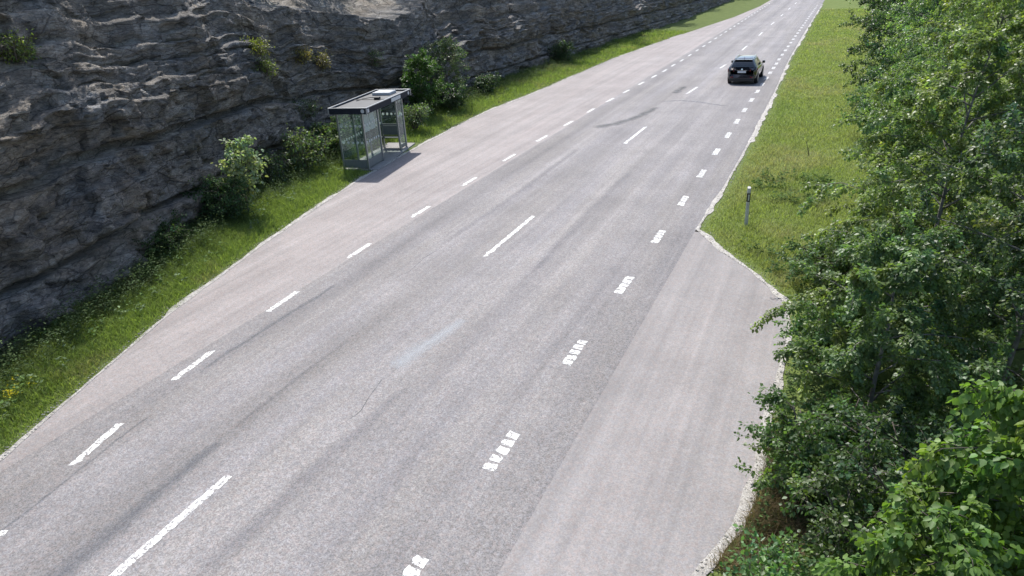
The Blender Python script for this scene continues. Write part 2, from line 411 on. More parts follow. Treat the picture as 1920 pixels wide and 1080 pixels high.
def ribbon(name, fa, fb, ys, nx, mat, z=lambda x, y, t: 0 * x, col=None):
    ys = np.asarray(ys, float); t = np.linspace(0, 1, nx)
    Y, T = np.meshgrid(ys, t, indexing='ij')
    X = fa(Y) * (1 - T) + fb(Y) * T
    Z = z(X, Y, T)
    n, k = Y.shape
    idx = np.arange(n * k).reshape(n, k)
    F = np.stack([idx[:-1, :-1], idx[:-1, 1:], idx[1:, 1:], idx[1:, :-1]], -1).reshape(-1, 4)
    return fast(name, np.stack([X, Y, Z], -1).reshape(-1, 3), F, mat, None, col, smooth=True)

YR = np.arange(-20, 185.1, .5)
const = lambda c: (lambda y: np.full(np.shape(y), float(c)))
ROAD = tag(ribbon('road', const(-11.0), right_edge, YR, 9, M['road']), 'worn lilac grey two lane asphalt road running away between rock and trees', 'road', kind='structure')
tag(ribbon('bus_bay_pavement', bay_edge, const(-11.0), YR, 5, M['bay']), 'wide pinkish asphalt bus bay beside the shelter', 'pavement', kind='structure')
tag(ribbon('lay_by_pavement', const(-3.0), apron_edge, np.arange(-12, 17.91, .25), 5, M['apron']), 'smooth pale asphalt lay-by bulging towards the trees', 'pavement', kind='structure')

def verge_z(x, y, t):
    z = -.012 + .12 * np.clip(t, 0, 1) ** 1.6 + .07 * (fbm(x * 1.3, y * 1.3, 3) - .5) * np.clip(t * 4, 0, 1)
    lu = (y - 22.9) * .986 - (x + 16.47) * .164; lv = (x + 16.47) * .986 + (y - 22.9) * .164
    return np.where((lu > -2.3) & (lu < 3.9) & (lv > -1.75), np.minimum(z, -.02), z)       # levelled for the shelter slab
tag(ribbon('verge', bay_edge, lambda y: rock_base(y) - 1.2, np.arange(-20, 185, .4), 14, M['soil'], verge_z), 'grassy verge below the rock cutting', 'verge', kind='structure')
def lawn_edge(y): return np.where(np.asarray(y) < 17.9, np.maximum(apron_edge(y), -2.95), right_edge(y))
def lawn_z(x, y, t):
    d = x - lawn_edge(y)
    return -.012 + .10 * (fbm(x * .9, y * .9, 8) - .5) * np.clip(d * 2, 0, 1) - .04 * np.clip(d - 4, 0, 30)
tag(ribbon('lawn', lawn_edge, const(14.0), np.arange(-12, 185, .4), 34, M['lawn'], lawn_z), 'mown grass strip between the road and the trees', 'lawn', kind='structure')
g = MB(); g.add([(-900, -900, -1.2), (900, -900, -1.2), (900, 900, -1.2), (-900, 900, -1.2)], [(0, 1, 2, 3)])
tag(g.build('ground', M['dirt']), 'dark forest ground reaching the horizon', 'ground', kind='structure')

# ------------------------------------------------------------------ painted dashes: parts of the road
def dash(p0, p1, w, seed, rag=.14):
    p0 = V3(*p0); p1 = V3(*p1); d = p1 - p0; L = np.linalg.norm(d); d /= L; n = V3(-d[1], d[0])
    k = max(8, int(L / .07)); r = np.random.default_rng(seed)
    vs = []
    for s in (-1, 1):
        for i in range(k + 1):
            f_ = 1 + (2.2 if i < k * .3 else 0)
            e = .5 + f_ * rag * (r.random() - .6) * (1 + .8 * (r.random() < .2))
            j = (r.random() - .5) * .09 if i in (0, k) else 0
            q = p0 + d * (L * i / k + j) + n * s * w * e
            vs.append((q[0], q[1], .004))
    fs = [(i + 1, i, k + 1 + i, k + 2 + i) for i in range(k)]
    return MB().add(vs, fs).build('lane_dash', M['paint'], ROAD)
def bar_dash(p0, p1, w, seed):
    """profiled paint: five worn bars laid close together"""
    p0 = V3(*p0); p1 = V3(*p1); d = p1 - p0; L = np.linalg.norm(d); d /= L; n = V3(-d[1], d[0]); r = np.random.default_rng(seed)
    m = MB(); k = 5
    for i in range(k):
        a = L * (i + (.0 if r.random() < .55 else .10)) / k; b = L * (i + 1 - (.0 if i < k - 1 and r.random() < .55 else .07)) / k; sk = .06 * (r.random() - .3)
        pts = [(a, -.48), (a + .01, 0), (a + .02 * r.random(), .5), ((a + b) / 2, .52 + .04 * r.random()), (b - .02 * r.random(), .47), (b - .02, .05), (b - .01, -.46), ((a + b) / 2, -.52 - .04 * r.random())]
        q = [p0 + d * (u + sk * v) + n * v * w * (1 + .34 * (r.random() - .6)) for u, v in pts]
        vs = [(x[0], x[1], .004) for x in q]
        m.add(vs, [(7, 6, 5, 4, 3, 2, 1, 0)] if np.cross(q[1] - q[0], q[2] - q[1]) < 0 else [tuple(range(8))])
    return m.build('lane_dash', M['paint'], ROAD)
LEFT = [(-10.18, 5.48), (-10.65, 7.91), (-10.93, 10.78), (-11.1, 13.97), (-11.19, 17.29), (-11.24, 20.66), (-11.24, 24.04), (-11.21, 27.36), (-11.15, 30.45), (-11.1, 33.55), (-10.98, 36.54), (-10.87, 39.25), (-10.75, 42.1), (-10.65, 44.85), (-10.56, 47.42), (-10.55, 49.97), (-10.49, 52.48)]
sd = 0
def edge_dashes(C, hl, w, rag=.14):
    global sd
    C = np.array(C)
    for i, c in enumerate(C):
        a = C[max(i - 1, 0)]; b = C[min(i + 1, len(C) - 1)]
        d = (b - a) / np.linalg.norm(b - a); sd += 1
        (bar_dash if rag is None else lambda *q: dash(*q, rag))(c - d * hl, c + d * hl, w, sd)
LD = [(-9.47, 3.12)] + LEFT + [(-10.5 - .012 * i, 52.48 + 3 * i) for i in range(1, 22)]
edge_dashes(LD, .55, .135)
RIGHT = [(-3.99, 4.85), (-3.94, 7.58), (-3.89, 10.72), (-3.84, 13.92), (-3.82, 17.14), (-3.82, 20.3), (-3.83, 23.38), (-3.85, 26.45), (-3.84, 29.26), (-3.87, 32.03), (-3.88, 34.61), (-3.89, 37.28), (-3.89, 39.82), (-3.9, 42.2), (-3.91, 44.46), (-3.91, 46.6), (-3.92, 48.69), (-3.93, 50.69), (-3.95, 52.85)]
RIGHT += [(-3.96, 52.85 + 2.6 * i) for i in range(1, 22)]
edge_dashes(RIGHT, .5, .19, None)
CEN = [((-7.43, 2.2), (-7.51, 5.66)), ((-7.65, 14.55), (-7.66, 17.85)), ((-7.53, 27.1), (-7.49, 30.25)), ((-7.40, 38.8), (-7.26, 41.0)), ((-7.2, 48.6), (-7.1, 50.3))]
CEN += [((-7.1, 50.3 + 11 * i - 3), (-7.1, 50.3 + 11 * i)) for i in range(1, 8)]
for a, b in CEN:
    sd += 1; dash(a, b, .13, sd)

# tar seams, dark rubbed tracks and the pale stain: thin parts of the road
def strip(name, pts, ws, mat, z):
    pts = np.array(pts, float)
    s = np.r_[0, np.cumsum(np.hypot(*np.diff(pts, axis=0).T))]
    u = np.linspace(0, s[-1], max(8, int(s[-1] / .12)))
    X = np.interp(u, s, pts[:, 0]); Y = np.interp(u, s, pts[:, 1]); W = np.interp(u, np.linspace(0, s[-1], len(ws)), ws)
    X = X + .10 * (fbm(u * .9, u * 0, 4) - .5) * 2
    dx = np.gradient(X); dy = np.gradient(Y); l = np.hypot(dx, dy); nx, ny = -dy / l, dx / l
    T = np.array([-1, -.5, 0, .5, 1]); A = np.array([0, .38, .58, .38, 0])
    V = np.stack([X[:, None] + nx[:, None] * W[:, None] * T, Y[:, None] + ny[:, None] * W[:, None] * T, np.full((len(u), 5), z)], -1)
    fade = np.clip(np.minimum(u, s[-1] - u) / (s[-1] * .12), 0, 1)
    C = (A[None] * fade[:, None])
    idx = np.arange(len(u) * 5).reshape(-1, 5)
    F = np.stack([idx[:-1, :-1], idx[:-1, 1:], idx[1:, 1:], idx[1:, :-1]], -1).reshape(-1, 4)
    return fast(name, V.reshape(-1, 3), F, mat, ROAD, np.repeat(C.reshape(-1, 1), 3, 1), True)
strip('tar_seam', [(-9.9, 29.3), (-9.45, 30.0), (-8.98, 30.7), (-8.5, 32.0), (-8.15, 34.0), (-7.9, 35.4)], [.75, .62, .5, .42, .34, .3], M['tar'], .0025)
strip('tar_seam', [(-8.05, 38.6), (-8.0, 41.4)], [.5, .34], M['tar'], .0022)
strip('tar_seam', [(-8.5, 36.2), (-7.4, 36.75), (-6.4, 36.5), (-4.6, 35.3)], [.3, .3, .25, .2], M['oil'], .0021)
strip('pale_stain', [(-6.86, 8.9), (-6.8, 9.7), (-6.68, 10.4), (-6.5, 11.5)], [.5, .44, .34, .2], M['pale'], .0022)
strip('worn_track', [(-9.5, 2.6), (-9.67, 3.7), (-9.93, 5.5), (-10.1, 6.8)], [.05, .07, .06, .05], M['oil'], .0018)
strip('worn_track', [(-10.25, 7.4), (-10.38, 8.5), (-10.36, 10.2), (-10.3, 12.4)], [.10, .15, .15, .08], M['oil'], .0018)
strip('worn_track', [(-8.05, 2.6), (-8.12, 3.7), (-8.24, 5.0), (-8.33, 6.6)], [.34, .36, .26, .14], M['oil'], .0016)
strip('worn_track', [(-8.3, 6.4), (-8.4, 8.2), (-8.3, 10)], [.10, .12, .06], M['faint'], .0015)
strip('worn_track', [(-6.45, 3.6), (-6.4, 6), (-6.25, 9)], [.3, .34, .2], M['faint'], .0014)
strip('worn_track', [(-6.1, 13), (-6.2, 18), (-6.15, 24)], [.2, .3, .2], M['faint'], .0014)
strip('worn_track', [(-9.2, 14), (-9.0, 20), (-9.1, 27)], [.2, .3, .2], M['faint'], .0014)
strip('crack', [(-6.75, 7.0), (-6.6, 7.7), (-6.78, 8.3), (-6.9, 8.9)], [.018, .022, .018, .015], M['tar'], .0026)
strip('crack', [(-9.2, 12.4), (-9.0, 13.2), (-9.15, 14.0), (-9.0, 15.2)], [.016, .02, .018, .015], M['tar'], .0026)

# ------------------------------------------------------------------ gravel edges
def gravel(name, path, w0, w1, label, n, seed):
    """ragged strip of pale grit along an asphalt edge with loose stones on it"""
    path = np.array(path, float)
    s = np.r_[0, np.cumsum(np.hypot(*np.diff(path, axis=0).T))]
    u = np.arange(0, s[-1], .07); X = np.interp(u, s, path[:, 0]); Y = np.interp(u, s, path[:, 1])
    dx = np.gradient(X); dy = np.gradient(Y); l = np.hypot(dx, dy); nx, ny = dy / l, -dx / l
    k = np.ones(15) / 15
    nx = np.convolve(np.pad(nx, 7, 'edge'), k, 'valid'); ny = np.convolve(np.pad(ny, 7, 'edge'), k, 'valid')
    a = -w0 * (.15 + 1.3 * fbm(u * 2.1, u * 0, seed, 5) ** 1.5); b = w1 * (.3 + 1.4 * fbm(u * 1.7, u * 0 + 3, seed + 2, 5))
    gate = np.clip((fbm(u * .45, u * 0 + 9, seed + 4, 4) - .34) * 4.5, .42, 1)
    a = a * gate; b = b * gate
    T = np.linspace(0, 1, 4)
    O = a[:, None] * (1 - T) + b[:, None] * T
    V = np.stack([X[:, None] + nx[:, None] * O, Y[:, None] + ny[:, None] * O, np.full(O.shape, .006) + .02 * (T * (1 - T))], -1)
    idx = np.arange(len(u) * 4).reshape(-1, 4)
    F = np.stack([idx[:-1, :-1], idx[:-1, 1:], idx[1:, 1:], idx[1:, :-1]], -1).reshape(-1, 4)
    r = np.random.default_rng(seed)
    # stones: squashed octahedra
    i = r.integers(0, len(u), n); o = a[i] + (b[i] - a[i] + .12) * r.random(n)
    P = np.stack([X[i] + nx[i] * o, Y[i] + ny[i] * o, np.full(n, .012)], -1)
    sz = .007 + .014 * r.random(n) ** 2.5
    oc = np.array([(1, 0, 0), (0, 1, 0), (-1, 0, 0), (0, -1, 0), (0, 0, .7), (0, 0, -.5)])
    ang = r.random(n) * 6.28; c, sn = np.cos(ang), np.sin(ang)
    q = oc[None] * (.7 + .6 * r.random((n, 6, 1))) * sz[:, None, None]
    q = np.stack([q[..., 0] * c[:, None] - q[..., 1] * sn[:, None], q[..., 0] * sn[:, None] + q[..., 1] * c[:, None], q[..., 2]], -1) + P[:, None]
    of = np.array([(0, 1, 4), (1, 2, 4), (2, 3, 4), (3, 0, 4), (1, 0, 5), (2, 1, 5), (3, 2, 5), (0, 3, 5)])
    V2 = q.reshape(-1, 3); F2 = (of[None] + 6 * np.arange(n)[:, None, None]).reshape(-1, 3)
    F1 = np.concatenate([F[:, [0, 1, 2]], F[:, [0, 2, 3]]])
    o = fast(name, np.concatenate([V.reshape(-1, 3), V2]), np.concatenate([F1, F2 + V.reshape(-1, 3).shape[0]]), [M['gravel']])
    return tag(o, label, 'gravel', kind='stuff')
ys = np.arange(-4, 72, .3)
gravel('gravel', np.stack([bay_edge(ys), ys], -1)[::-1], .06, .12, 'pale gravel line along the bus bay edge below the rock', 6500, 31)
ys = np.arange(17.9, 110, .3)
pr_ = np.concatenate([np.stack([apron_edge(np.arange(-3, 17.9, .2)), np.arange(-3, 17.9, .2)], -1), np.stack([right_edge(ys), ys], -1)])
gravel('gravel', pr_, .06, .15, 'pale gravel line round the lay-by and along the right road edge', 7500, 47)

# ------------------------------------------------------------------ rock cutting
def rock():
    s = np.concatenate([np.arange(-14, 1, .35), np.arange(1, 40, .062), np.arange(40, 62, .12), np.arange(62, 186, .7)])
    fh = np.interp(s, [-20, 0, 6, 12, 16, 20, 24, 28, 31, 35, 40, 46, 60, 90, 190], [4.4, 4.5, 4.5, 4.2, 4.0, 3.55, 3.2, 2.55, 2.3, 2.8, 3.1, 2.9, 2.6, 2.2, 2.0])
    fh = fh * (.9 + .2 * fbm(s * .45, s * 0, 5, 3))
    # profile knots: (back, z) with z scaled by face height
    t = np.concatenate([np.linspace(0, 1, 84), np.linspace(1, 2, 72)[1:], np.linspace(2, 3, 24)[1:]])
    kt = [0, .26, .315, .325, .36, .37, .70, .71, .75, .76, 1.0, 1.04, 1.16, 1.20, 1.34, 1.38, 1.54, 1.58, 1.74, 1.78, 2.0, 2.4, 3.0]
    kb = np.interp(t, kt, [-.20, -.12, -.08, .40, .42, -.02, .16, .58, .60, .26, .06, .36, .42, .80, .84, 1.22, 1.26, 1.70, 1.72, 2.1, 2.3, 5.0, 30])
    kz = np.interp(t, kt, [-.3, .95, 1.20, 1.22, 1.36, 1.39, 3.02, 3.05, 3.26, 3.30, 4.30, 4.36, 4.74, 4.80, 5.20, 5.26, 5.74, 5.82, 6.4, 6.5, 6.9, 8.0, 12.5])
    notch = np.interp(t, [.30, .32, .36, .39, .68, .71, .75, .78], [1, .25, .25, 1, 1, .25, .25, 1])
    S, T = np.meshgrid(s, t, indexing='ij')
    B = np.broadcast_to(kb, S.shape).copy(); Z = np.broadcast_to(kz, S.shape).copy()
    # the part above the top joint is steep in places and stepped back in others
    stp = np.clip(.22 + 2.0 * (fbm(s * .16, s * 0, 41, 3) - .40), .20, .75)[:, None]
    B = np.where((T > 1.0) & (T <= 2.0), .06 + (B - .06) * stp, B)
    sc = (fh / 4.4)[:, None]
    Z = np.where(Z > 0, Z * (sc + (1 - sc) * np.clip((T - 1.6) / 1.2, 0, 1)), Z)
    w = np.broadcast_to(np.r_[0, np.cumsum(np.hypot(np.diff(kb), np.diff(kz)))], S.shape)
    wt = w - .07 * S + .18 * (fbm(S * .35, w * .35, 21, 3) - .5)
    xs = S + .35 * (fbm(S * .8, w * .8, 23, 3) - .5) + .25 * w
    D = .34 * facets(xs / 2.2, wt / 1.7, 1, .35) + .20 * facets(xs / .85 + 7, wt / .62, 2, .5) + .09 * facets(xs / .36, wt / .24, 3, .8) + .03 * facets(xs / .17, wt / .10, 4, 1.0)
    D += .14 * (fbm(S * .25, w * .3, 61, 3) - .5)
    # jogs where blocks have broken away along upright joints
    D += .22 * (hash3(np.floor(xs / 1.9 + .5 * np.floor(wt / 1.45)), np.floor(wt / 1.45), 51) - .5)
    D += .07 * np.floor(3 * fbm(S * .35, wt * .9, 63, 3)) - .07
    up = np.clip((T - .95) / .3, 0, 1)
    # stepped bedding ledges in the upper, laid-back part
    lay = wt * 2.1; st = np.abs(lay - np.round(lay)); 
    D = D * notch[None] * (1 - .4 * up)
    D = D + up * .30 * (fbm(S * .5, np.floor(wt * 4.5) * 3.3, 33, 3) - .5)
    D *= np.clip(1.15 - .25 * np.clip(T - 2, 0, 1) * 3, .4, 1.2)
    # thin ragged shadowy joint under the overhanging bed is in the profile; push ragged amounts
    rag = .55 * (fbm(S * .8, S * 0, 71, 4) - .35)
    B = B - 0 * rag
    nb = 1 + 0 * up
    Xb = rock_base(S)
    sl = np.gradient(rock_base(s), s)[:, None]
    nn = np.sqrt(1 + sl ** 2)
    off = -B + D * nb
    X = Xb + off / nn; Y = S - off * sl / nn * .6
    Z = Z + .035 * (fbm(S * 3, w * 3, 81) - .5)
    n, k = S.shape; idx = np.arange(n * k).reshape(n, k)
    F = np.stack([idx[:-1, :-1], idx[1:, :-1], idx[1:, 1:], idx[:-1, 1:]], -1).reshape(-1, 4)
    o = fast('rock_cutting', np.stack([X, Y, Z], -1).reshape(-1, 3), F, M['rock'])
    return tag(o, 'dark layered blasted rock wall with pale sunlit ledges on top', 'rock', kind='structure'), np.stack([X, Y, Z], -1), s, t
ROCK, RP, rs, rt = rock()
def rock_at(y, tt):
    return RP[np.argmin(abs(rs - y)), np.argmin(abs(rt - tt))]

# ------------------------------------------------------------------ foliage
def frames(d):
    d = d / (np.linalg.norm(d, axis=1, keepdims=True) + 1e-9)
    return d
LEAF_DIAMOND = (np.array([(0, 0, 0), (.5, .42, .06), (0, 1, 0), (-.5, .42, .06)]), np.array([(0, 1, 2), (0, 2, 3)]))
LEAF_ROUND = (np.array([(0, 0, 0), (.42, .18, .05), (.5, .55, .07), (0, 1, -.06), (-.5, .55, .07), (-.42, .18, .05)]), np.array([(0, 1, 2), (0, 2, 3), (0, 3, 4), (0, 4, 5)]))
def leaves(P, D, Nn, L, W, shape, cols):
    """P positions, D long axis, Nn approx normal, L length, W width -> verts, tris, colours"""
    D = frames(D); X = np.cross(D, Nn); X = frames(X); Nn = np.cross(X, D)
    sv, sf = shape
    V = P[:, None] + X[:, None] * (sv[None, :, 0:1] * W[:, None, None]) + D[:, None] * (sv[None, :, 1:2] * L[:, None, None]) + Nn[:, None] * (sv[None, :, 2:3] * L[:, None, None] * 1.6)
    k = len(sv); n = len(P)
    F = (sf[None] + k * np.arange(n)[:, None, None]).reshape(-1, 3)
    return V.reshape(-1, 3), F, np.repeat(cols, k, 0)
def tones(r, n, base, var=.25, yellow=.12):
    base = np.array(base)
    b = np.exp(r.normal(0, var, (n, 1)))
    y = np.clip(r.normal(0, yellow, (n, 1)), -.3, .5)
    c = base * b * np.concatenate([1 + 1.4 * y, 1 + .5 * y, 1 - .6 * y], 1)
    return np.clip(c, .003, .6)

def curve_pts(p, d, L, n, r, droop=0.0, wob=.25):
    pts = [np.array(p, float)]; d = np.array(d, float); d /= np.linalg.norm(d)
    for i in range(n):
        d = d + r.normal(0, wob / n ** .5, 3) * .5 + V3(0, 0, -droop / n); d /= np.linalg.norm(d)
        pts.append(pts[-1] + d * L / n)
    return np.array(pts), d

def plant(name, cat, label, base, h, rad, seed, color, leaf_l=.05, leaf_w=.04, nl=22000, kind='birch', group=None,
          low=.12, lean=(0, 0), droop=.5, bark='bark', shape=LEAF_DIAMOND, mat='leaf', stems=1, var=.28, tr=.045, sprigs=()):
    """a tree or bush: trunk(s) and limbs in one mesh, leaves strung along thousands of twigs in another"""
    r = np.random.default_rng(seed)
    root = empty(name, base); tag(root, label, cat, group)
    wood = MB(); tw = []
    for st in range(stems):
        if stems > 1:
            a = 6.28 * st / stems + r.random(); tilt = .25 + .5 * r.random()
            d0 = V3(math.cos(a) * tilt, math.sin(a) * tilt, 1); hh = h * (.65 + .4 * r.random()); p0 = V3(math.cos(a) * .08, math.sin(a) * .08, 0)
        else:
            d0 = V3(lean[0], lean[1], 1); hh = h; p0 = V3(0, 0, -.1)
        tp, _ = curve_pts(p0, d0, hh, 9, r, 0, .22)
        tr_ = np.linspace(tr if stems == 1 else tr * .5, .008, len(tp))
        wood.tube(tp, tr_, 7)
        nlimb = int((16 + 5 * hh) / (1 if stems == 1 else 2.2))
        for i in range(nlimb):
            f = low + (1 - low) * ((i + r.random()) / nlimb)
            q = f * (len(tp) - 1); k = min(int(q), len(tp) - 2); p = tp[k] * (1 - q + k) + tp[k + 1] * (q - k)
            a = i * 2.4 + r.random() * .9
            prof = (math.sin(math.pi * min(1, (f - low) / (1 - low) * .80 + .20)) ** .6) * (.75 + .5 * r.random())
            L = max(.25, rad * prof * (1 if stems == 1 else .75))
            d = V3(math.cos(a), math.sin(a), .55 + .5 * r.random())
            lp, ld = curve_pts(p, d, L, 5, r, droop * .9, .5)
            wood.tube(lp, np.linspace(max(.006, .012 * L ** .5), .003, len(lp)), 4)
            ns = int(4 + 5 * L)
            for j in range(ns):
                g_ = .2 + .8 * (j + r.random()) / ns; q2 = g_ * 5; k2 = min(int(q2), 4); pp = lp[k2] * (1 - q2 + k2) + lp[k2 + 1] * (q2 - k2)
                dd = (lp[k2 + 1] - lp[k2]); dd /= np.linalg.norm(dd); dd = dd * .7 + r.normal(0, .6, 3) + V3(0, 0, .15)
                sp, _ = curve_pts(pp, dd, (.25 + .35 * r.random()) * (.5 + .35 * L), 4, r, droop * 1.6, .5)
                wood.tube(sp, [.004, .0035, .003, .0025, .002], 3)
                tw.append(sp)
    for (sx, sy, sz, ex, ey, ez) in sprigs:     # single long shoots
        a = V3(sx, sy, sz) - V3(*base); b = V3(ex, ey, ez) - V3(*base)
        m = (a + b) / 2 + V3(0, 0, .12)
        sp = np.array([a, (a + m) / 2 + V3(0, 0, .05), m, (m + b) / 2 + V3(0, 0, .04), b]); wood.tube(sp, [.008, .007, .005, .004, .003], 4)
        for _ in range(5): tw.append(sp + r.normal(0, .03, sp.shape))
    TW = np.array(tw)                                   # (n,5,3)
    n = nl
    ti = r.integers(0, len(TW), n); q = 4 * r.random(n) ** .75; k = np.minimum(q.astype(int), 3); f = (q - k)[:, None]
    P = TW[ti, k] * (1 - f) + TW[ti, k + 1] * f
    T_ = TW[ti, k + 1] - TW[ti, k]; T_ = frames(T_)
    side = frames(r.normal(0, 1, (n, 3)))
    P = P + side * (.012 + .05 * r.random((n, 1)) * leaf_l / .05)
    D = T_ * .5 + side * .9 + V3(0, 0, -.55 * (.5 + droop))
    Nn = V3(0, 0, 1) + r.normal(0, .62, (n, 3))
    L = leaf_l * (.6 + .7 * r.random(n)); W = leaf_w * (.6 + .7 * r.random(n))
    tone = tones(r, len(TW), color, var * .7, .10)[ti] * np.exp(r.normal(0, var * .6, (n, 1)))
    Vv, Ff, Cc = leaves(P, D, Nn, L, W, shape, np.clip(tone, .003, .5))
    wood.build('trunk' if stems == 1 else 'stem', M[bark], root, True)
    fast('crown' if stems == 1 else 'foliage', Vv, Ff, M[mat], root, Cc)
    return root

G_BIRCH = (0.175, 0.236, 0.086); G_DARK = (0.051, 0.092, 0.038); G_ASPEN = (.125, .21, .045); G_MID = (0.147, 0.23, 0.077); G_PALE = (.26, .31, .17)
TR = 'trees beside the lay-by and lawn'
def birch(label, x, y, h, rad, seed, nl, col=G_BIRCH, **k):
    return plant('birch_tree', 'tree', label, (x, y, -.1), h, rad, seed, col, .055, .044, nl, group=TR, bark='birch', **k)
birch('tall birch in the middle of the trees on the right edge', 3.2, 16.2, 8.2, 2.3, 101, 66000)
birch('leafy birch leaning over the widest part of the lay-by edge', 1.75, 12.6, 5.6, 1.9, 102, 60000, sprigs=[(.3, 11.6, 1.5, -.75, 10.7, 1.05)])
birch('slim birch at the lawn edge behind the delineator post', 3.2, 20.5, 7.2, 2.0, 103, 49400, (0.171, 0.241, 0.093))
birch('tall dense birch behind the other trees at the right border', 5.6, 20.8, 9.5, 2.8, 104, 46000, (0.141, 0.196, 0.083))
birch('young birch with low boughs where the lay-by narrows', .95, 9.3, 3.3, 1.35, 105, 44000, (0.141, 0.208, 0.079), low=.05)
birch('light green birch where the lawn meets the thicket', 2.9, 25.8, 7.0, 2.0, 106, 30000, (0.186, 0.287, 0.099))
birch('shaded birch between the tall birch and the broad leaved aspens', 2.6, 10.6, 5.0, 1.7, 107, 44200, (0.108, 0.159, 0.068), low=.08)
birch('wide birch deep in the thicket behind the lay-by', 5.2, 14.0, 7.5, 2.5, 108, 44200, (0.13, 0.182, 0.079))
plant('aspen_tree', 'tree', 'bright green broad leaved aspen close to the camera', (2.1, 5.45, -.1), 3.75, .95, 120, G_ASPEN, .068, .058, 13500, group=TR, low=.3, shape=LEAF_ROUND, mat='broad', droop=.9, var=.2, tr=.03)
plant('aspen_tree', 'tree', 'small bright aspen sapling at the bottom of the picture beside dry grass', (1.3, 5.1, -.1), 2.85, .62, 121, (.115, .195, .042), .06, .052, 8500, group=TR, low=.3, shape=LEAF_ROUND, mat='broad', droop=.8, var=.2, tr=.025)
plant('alder_tree', 'tree', 'dark alder at the far end of the lawn beside the road', (2.3, 37.5, -.1), 6.5, 2.3, 122, G_DARK, .08, .065, 30000, group=TR, low=.04)
plant('alder_tree', 'tree', 'bluish green alder standing in front of the dark alder', (3.4, 31.5, -.1), 6.6, 2.4, 123, (0.047, 0.095, 0.049), .075, .06, 30000, group=TR, low=.04)
for i, (x, y, h, rad) in enumerate([(4.2, 46, 8, 2.8), (3.6, 58, 9, 3), (4.5, 72, 10, 3.4), (5, 90, 11, 3.8), (5, 112, 12, 4.2), (6, 138, 13, 5), (9, 30, 10, 3.2), (10.5, 44, 11, 3.6), (9, 18, 9, 3.0)]):
    plant('birch_tree', 'tree', 'distant birch in the row along the far right of the road', (x, y, -.3), h, rad, 140 + i, G_MID, .13, .10, 11000, group='far trees along the right of the road', low=.08, bark='birch')
plant('bush', 'bush', 'low leafy bush at the lay-by edge below the young birch', (.45, 8.1, 0), 1.5, .95, 161, (0.091, 0.16, 0.05), .055, .045, 15000, stems=6, group='bushes under the right trees')
plant('bush', 'bush', 'bush spreading onto the lawn corner beside the lay-by tip', (.55, 15.0, 0), 1.5, 1.0, 162, (0.101, 0.164, 0.063), .06, .048, 11000, stems=6, group='bushes under the right trees')
plant('bush', 'bush', 'low bush beside the widest part of the lay-by', (.6, 11.7, 0), 1.5, .95, 163, (0.091, 0.164, 0.053), .055, .045, 13000, stems=6, group='bushes under the right trees')
plant('bush', 'bush', 'nettle like bush at the bottom edge of the picture', (.15, 5.6, 0), .75, .6, 164, (0.137, 0.246, 0.084), .06, .045, 5500, stems=8, group='bushes under the right trees', droop=.2)
plant('bush', 'bush', 'bush where the lawn narrows below the slim birch', (1.75, 18.6, 0), 2.0, 1.0, 165, (0.091, 0.16, 0.055), .06, .048, 13000, stems=6, group='bushes under the right trees')
plant('bush', 'bush', 'tall bush along the lawn beside the light green birch', (2.3, 23.4, 0), 2.6, 1.1, 166, (0.105, 0.192, 0.063), .065, .05, 14000, stems=6, group='bushes under the right trees')
plant('bush', 'bush', 'bush at the foot of the bluish green alder', (1.5, 29.3, 0), 2.6, 1.25, 167, (0.082, 0.156, 0.063), .07, .055, 12000, stems=6, group='bushes under the right trees')
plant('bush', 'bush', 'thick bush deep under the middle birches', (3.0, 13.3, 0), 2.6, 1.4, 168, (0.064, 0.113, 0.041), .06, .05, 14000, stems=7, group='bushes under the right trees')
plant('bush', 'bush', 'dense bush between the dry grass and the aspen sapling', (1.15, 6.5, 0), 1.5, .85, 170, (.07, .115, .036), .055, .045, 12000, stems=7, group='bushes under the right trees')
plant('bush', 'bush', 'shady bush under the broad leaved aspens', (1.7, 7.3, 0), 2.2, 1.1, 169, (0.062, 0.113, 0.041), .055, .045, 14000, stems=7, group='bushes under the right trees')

# bushes below and on the rock
CB = 'bushes along the foot of the rock'
plant('sapling', 'bush', 'pale leaved sapling lit by the sun in front of the rock wall', (-16.1, 15.25, .2), 2.3, .6, 201, G_PALE, .10, .085, 1500, low=.35, group=CB, shape=LEAF_ROUND, mat='broad', tr=.02)
plant('bush', 'bush', 'dark rounded bush at the rock foot below the pale sapling', (-16.5, 14.7, .2), 1.3, .85, 202, G_DARK, .06, .05, 8000, stems=7, group=CB, mat='matte')
plant('bush', 'bush', 'dark bush touching the rock nearer the camera', (-16.0, 11.9, .2), .85, .75, 203, (.045, .08, .028), .055, .045, 6000, stems=7, group=CB, mat='matte')
plant('bush', 'bush', 'leafy pale bush beside the near end of the shelter', (-17.7, 20.0, .25), 1.45, .6, 204, (.12, .17, .075), .13, .07, 1500, stems=7, group=CB, mat='broad')
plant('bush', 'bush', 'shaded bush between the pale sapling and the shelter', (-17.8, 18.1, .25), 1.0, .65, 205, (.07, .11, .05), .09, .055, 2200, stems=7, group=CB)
plant('bush', 'bush', 'tall green bush behind the shelter glass', (-18.5, 22.6, .1), 1.6, .75, 206, (.10, .15, .065), .15, .085, 2600, stems=7, group=CB, mat='broad')
plant('bush', 'bush', 'broad leaved bush behind the far half of the shelter', (-18.7, 24.9, .1), 1.35, .65, 207, (.06, .10, .04), .12, .08, 2600, stems=7, group=CB, mat='broad')
plant('willow_tree', 'tree', 'big green willow just beyond the shelter roof', (-18.7, 30.2, .3), 2.8, 1.15, 208, (.055, .115, .025), .08, .05, 14000, low=.05, droop=.3)
